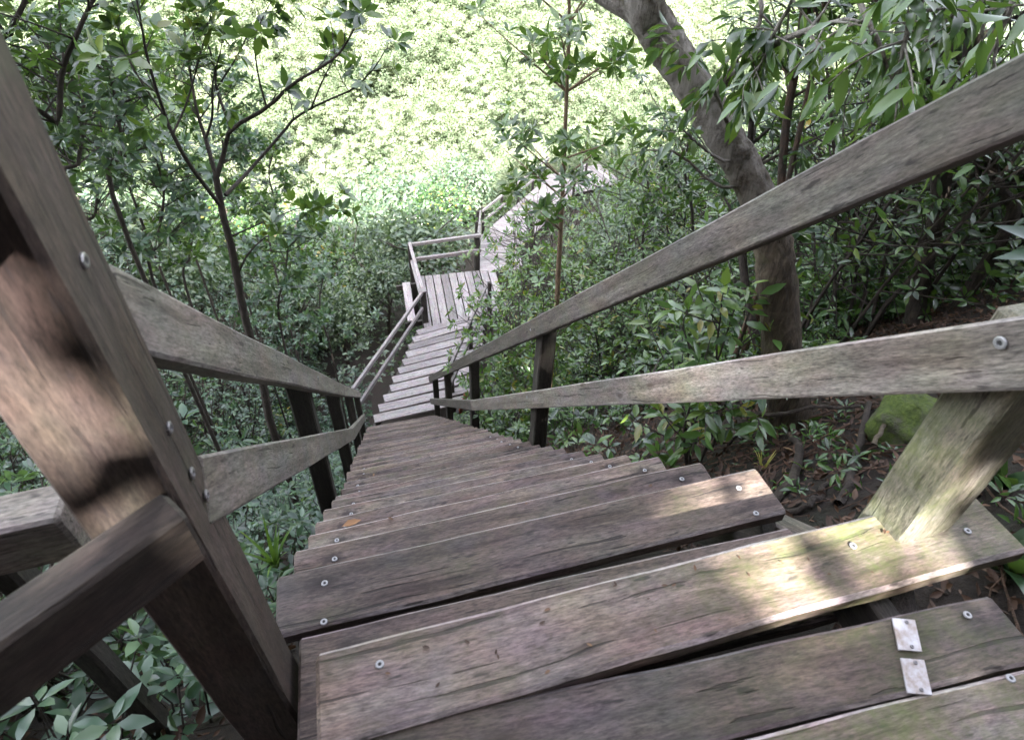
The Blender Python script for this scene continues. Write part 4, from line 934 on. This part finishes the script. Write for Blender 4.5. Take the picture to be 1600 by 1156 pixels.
r = np.random.default_rng(71); lv = Leaves()
for k in range(70):
    q = int(r.integers(0, 34)); x = r.choice([r.uniform(-.62, -.35), r.uniform(.3, .62), r.uniform(-.6, .6)]); y = q*GO-r.uniform(.015, .11); z = (znose(q*GO) if q else 0.)+.003
    lv.add(np.array([[x, y, z]]), np.array([[r.normal(), r.normal(), .02]]), np.array([[r.normal(0, .15), r.normal(0, .15), 1]]), r.uniform(.010, .034), r.uniform(.1, .9))
for k in range(26):
    lv.add(np.array([[r.uniform(-.45, .7), r.uniform(-.46, -.33), .235]]), np.array([[r.normal(), r.normal(), .02]]), np.array([[0, .1, 1.]]), r.uniform(.006, .016), r.uniform(.1, .9))
tag(link('leaf_debris', foliage_mesh('leaf_debris', lv.arr(), T8(.42, .1, -.08)), M['litter']), 'scattered bits of dry leaf on the treads', 'leaf litter', kind='stuff')

# ------------------------------------------------------------------ trees on the slope behind the viewpoint (they shade the stairs)
SPOTS = []  # where sun patches should land; crown leaves are cleared along these rays
for u, v, z in ((1120, 940, .232), (1185, 915, .232), (1240, 880, .232), (1262, 842, .232), (1420, 882, .232), (1515, 875, .232),
                (1290, 1005, .215), (1462, 985, .215), (1495, 1040, .215)): SPOTS.append((atz(u, v, z), .018))
def aty(u, v, y):
    d = ray(u, v); return CAM+d*((y-CAM[1])/d[1])
for u, v in ((25, 470), (40, 575), (85, 610), (60, 660), (115, 690), (150, 745), (195, 800), (320, 865)): SPOTS.append((aty(u, v, -.292), .05))
for u, v in ((1475, 785), (1560, 728)): SPOTS.append((aty(u, v, -.402), .02))
for u, v, x in ((905, 463, .60), (1015, 598, .60), (1425, 790, .672)): SPOTS.append((CAM+ray(u, v)*((x-CAM[0])/ray(u, v)[0]), .07))
CT = [(-30, -8, 11), (-25, -10, 11), (-36, -10, 12), (-22, -3, 9), (-27, -1, 10), (-19, -8, 9), (-14, -7, 9.5), (-10, -5.5, 9), (-6.5, -6.5, 10), (-3.5, -4.8, 9), (-.5, -6.5, 10), (2.2, -4.6, 17), (4.6, -7, 18), (7.5, -5, 16), (10.5, -7, 13), (14, -6, 9), (18, -7, 9.5), (-16, -13, 10), (-9, -12, 10.5), (-3, -12.5, 11), (3, -12, 17), (9, -12.5, 13), (15, -13, 10), (22, -12, 10)]
for k, (x, y, H) in enumerate(CT):
    r = np.random.default_rng(800+k); g = float(ground(x, y)); m = int(1100*H)
    z = r.uniform(.04, 1, m)**.9; rad = 2.9*np.sqrt(np.clip(1-np.abs(z-.5)**2*3.0, .15, 1)); a = r.uniform(0, 6.28, m); q = np.sqrt(r.uniform(.05, 1, m))*rad
    P = np.stack([x+q*np.cos(a), y+q*np.sin(a)*.8, g+.1+z*H], -1)
    keep = np.ones(m, bool)
    for s_, rr_ in SPOTS:  # gaps shaped into the crowns to let each sun patch through
        d = P-s_; t = d@TO_SUN; dist = np.linalg.norm(d-t[:, None]*TO_SUN, axis=1); keep &= dist > rr_+.075
    keep &= np.linalg.norm(P-CAM, axis=1) > 2.2
    P = P[keep]; n_ = len(P)
    lv = [P, nrm(r.normal(0, 1, (n_, 3))), TO_SUN+r.normal(0, .7, (n_, 3)), r.uniform(.15, .29, n_), r.uniform(.1, .8, n_)]
    tb = [([np.array([x, y, g-.3]), np.array([x+.1, y, g+H*.5]), np.array([x, y+.1, g+H*.95])], [.16, .12, .04])]
    tree('forest_tree', (x, y, g), tb, lv, T4(.62, .04, .1), M['leaf_canopy'], M['bark_dark'], 'leafy forest tree on the slope behind the viewpoint', 'tree', 'forest trees on the slope behind the viewpoint')
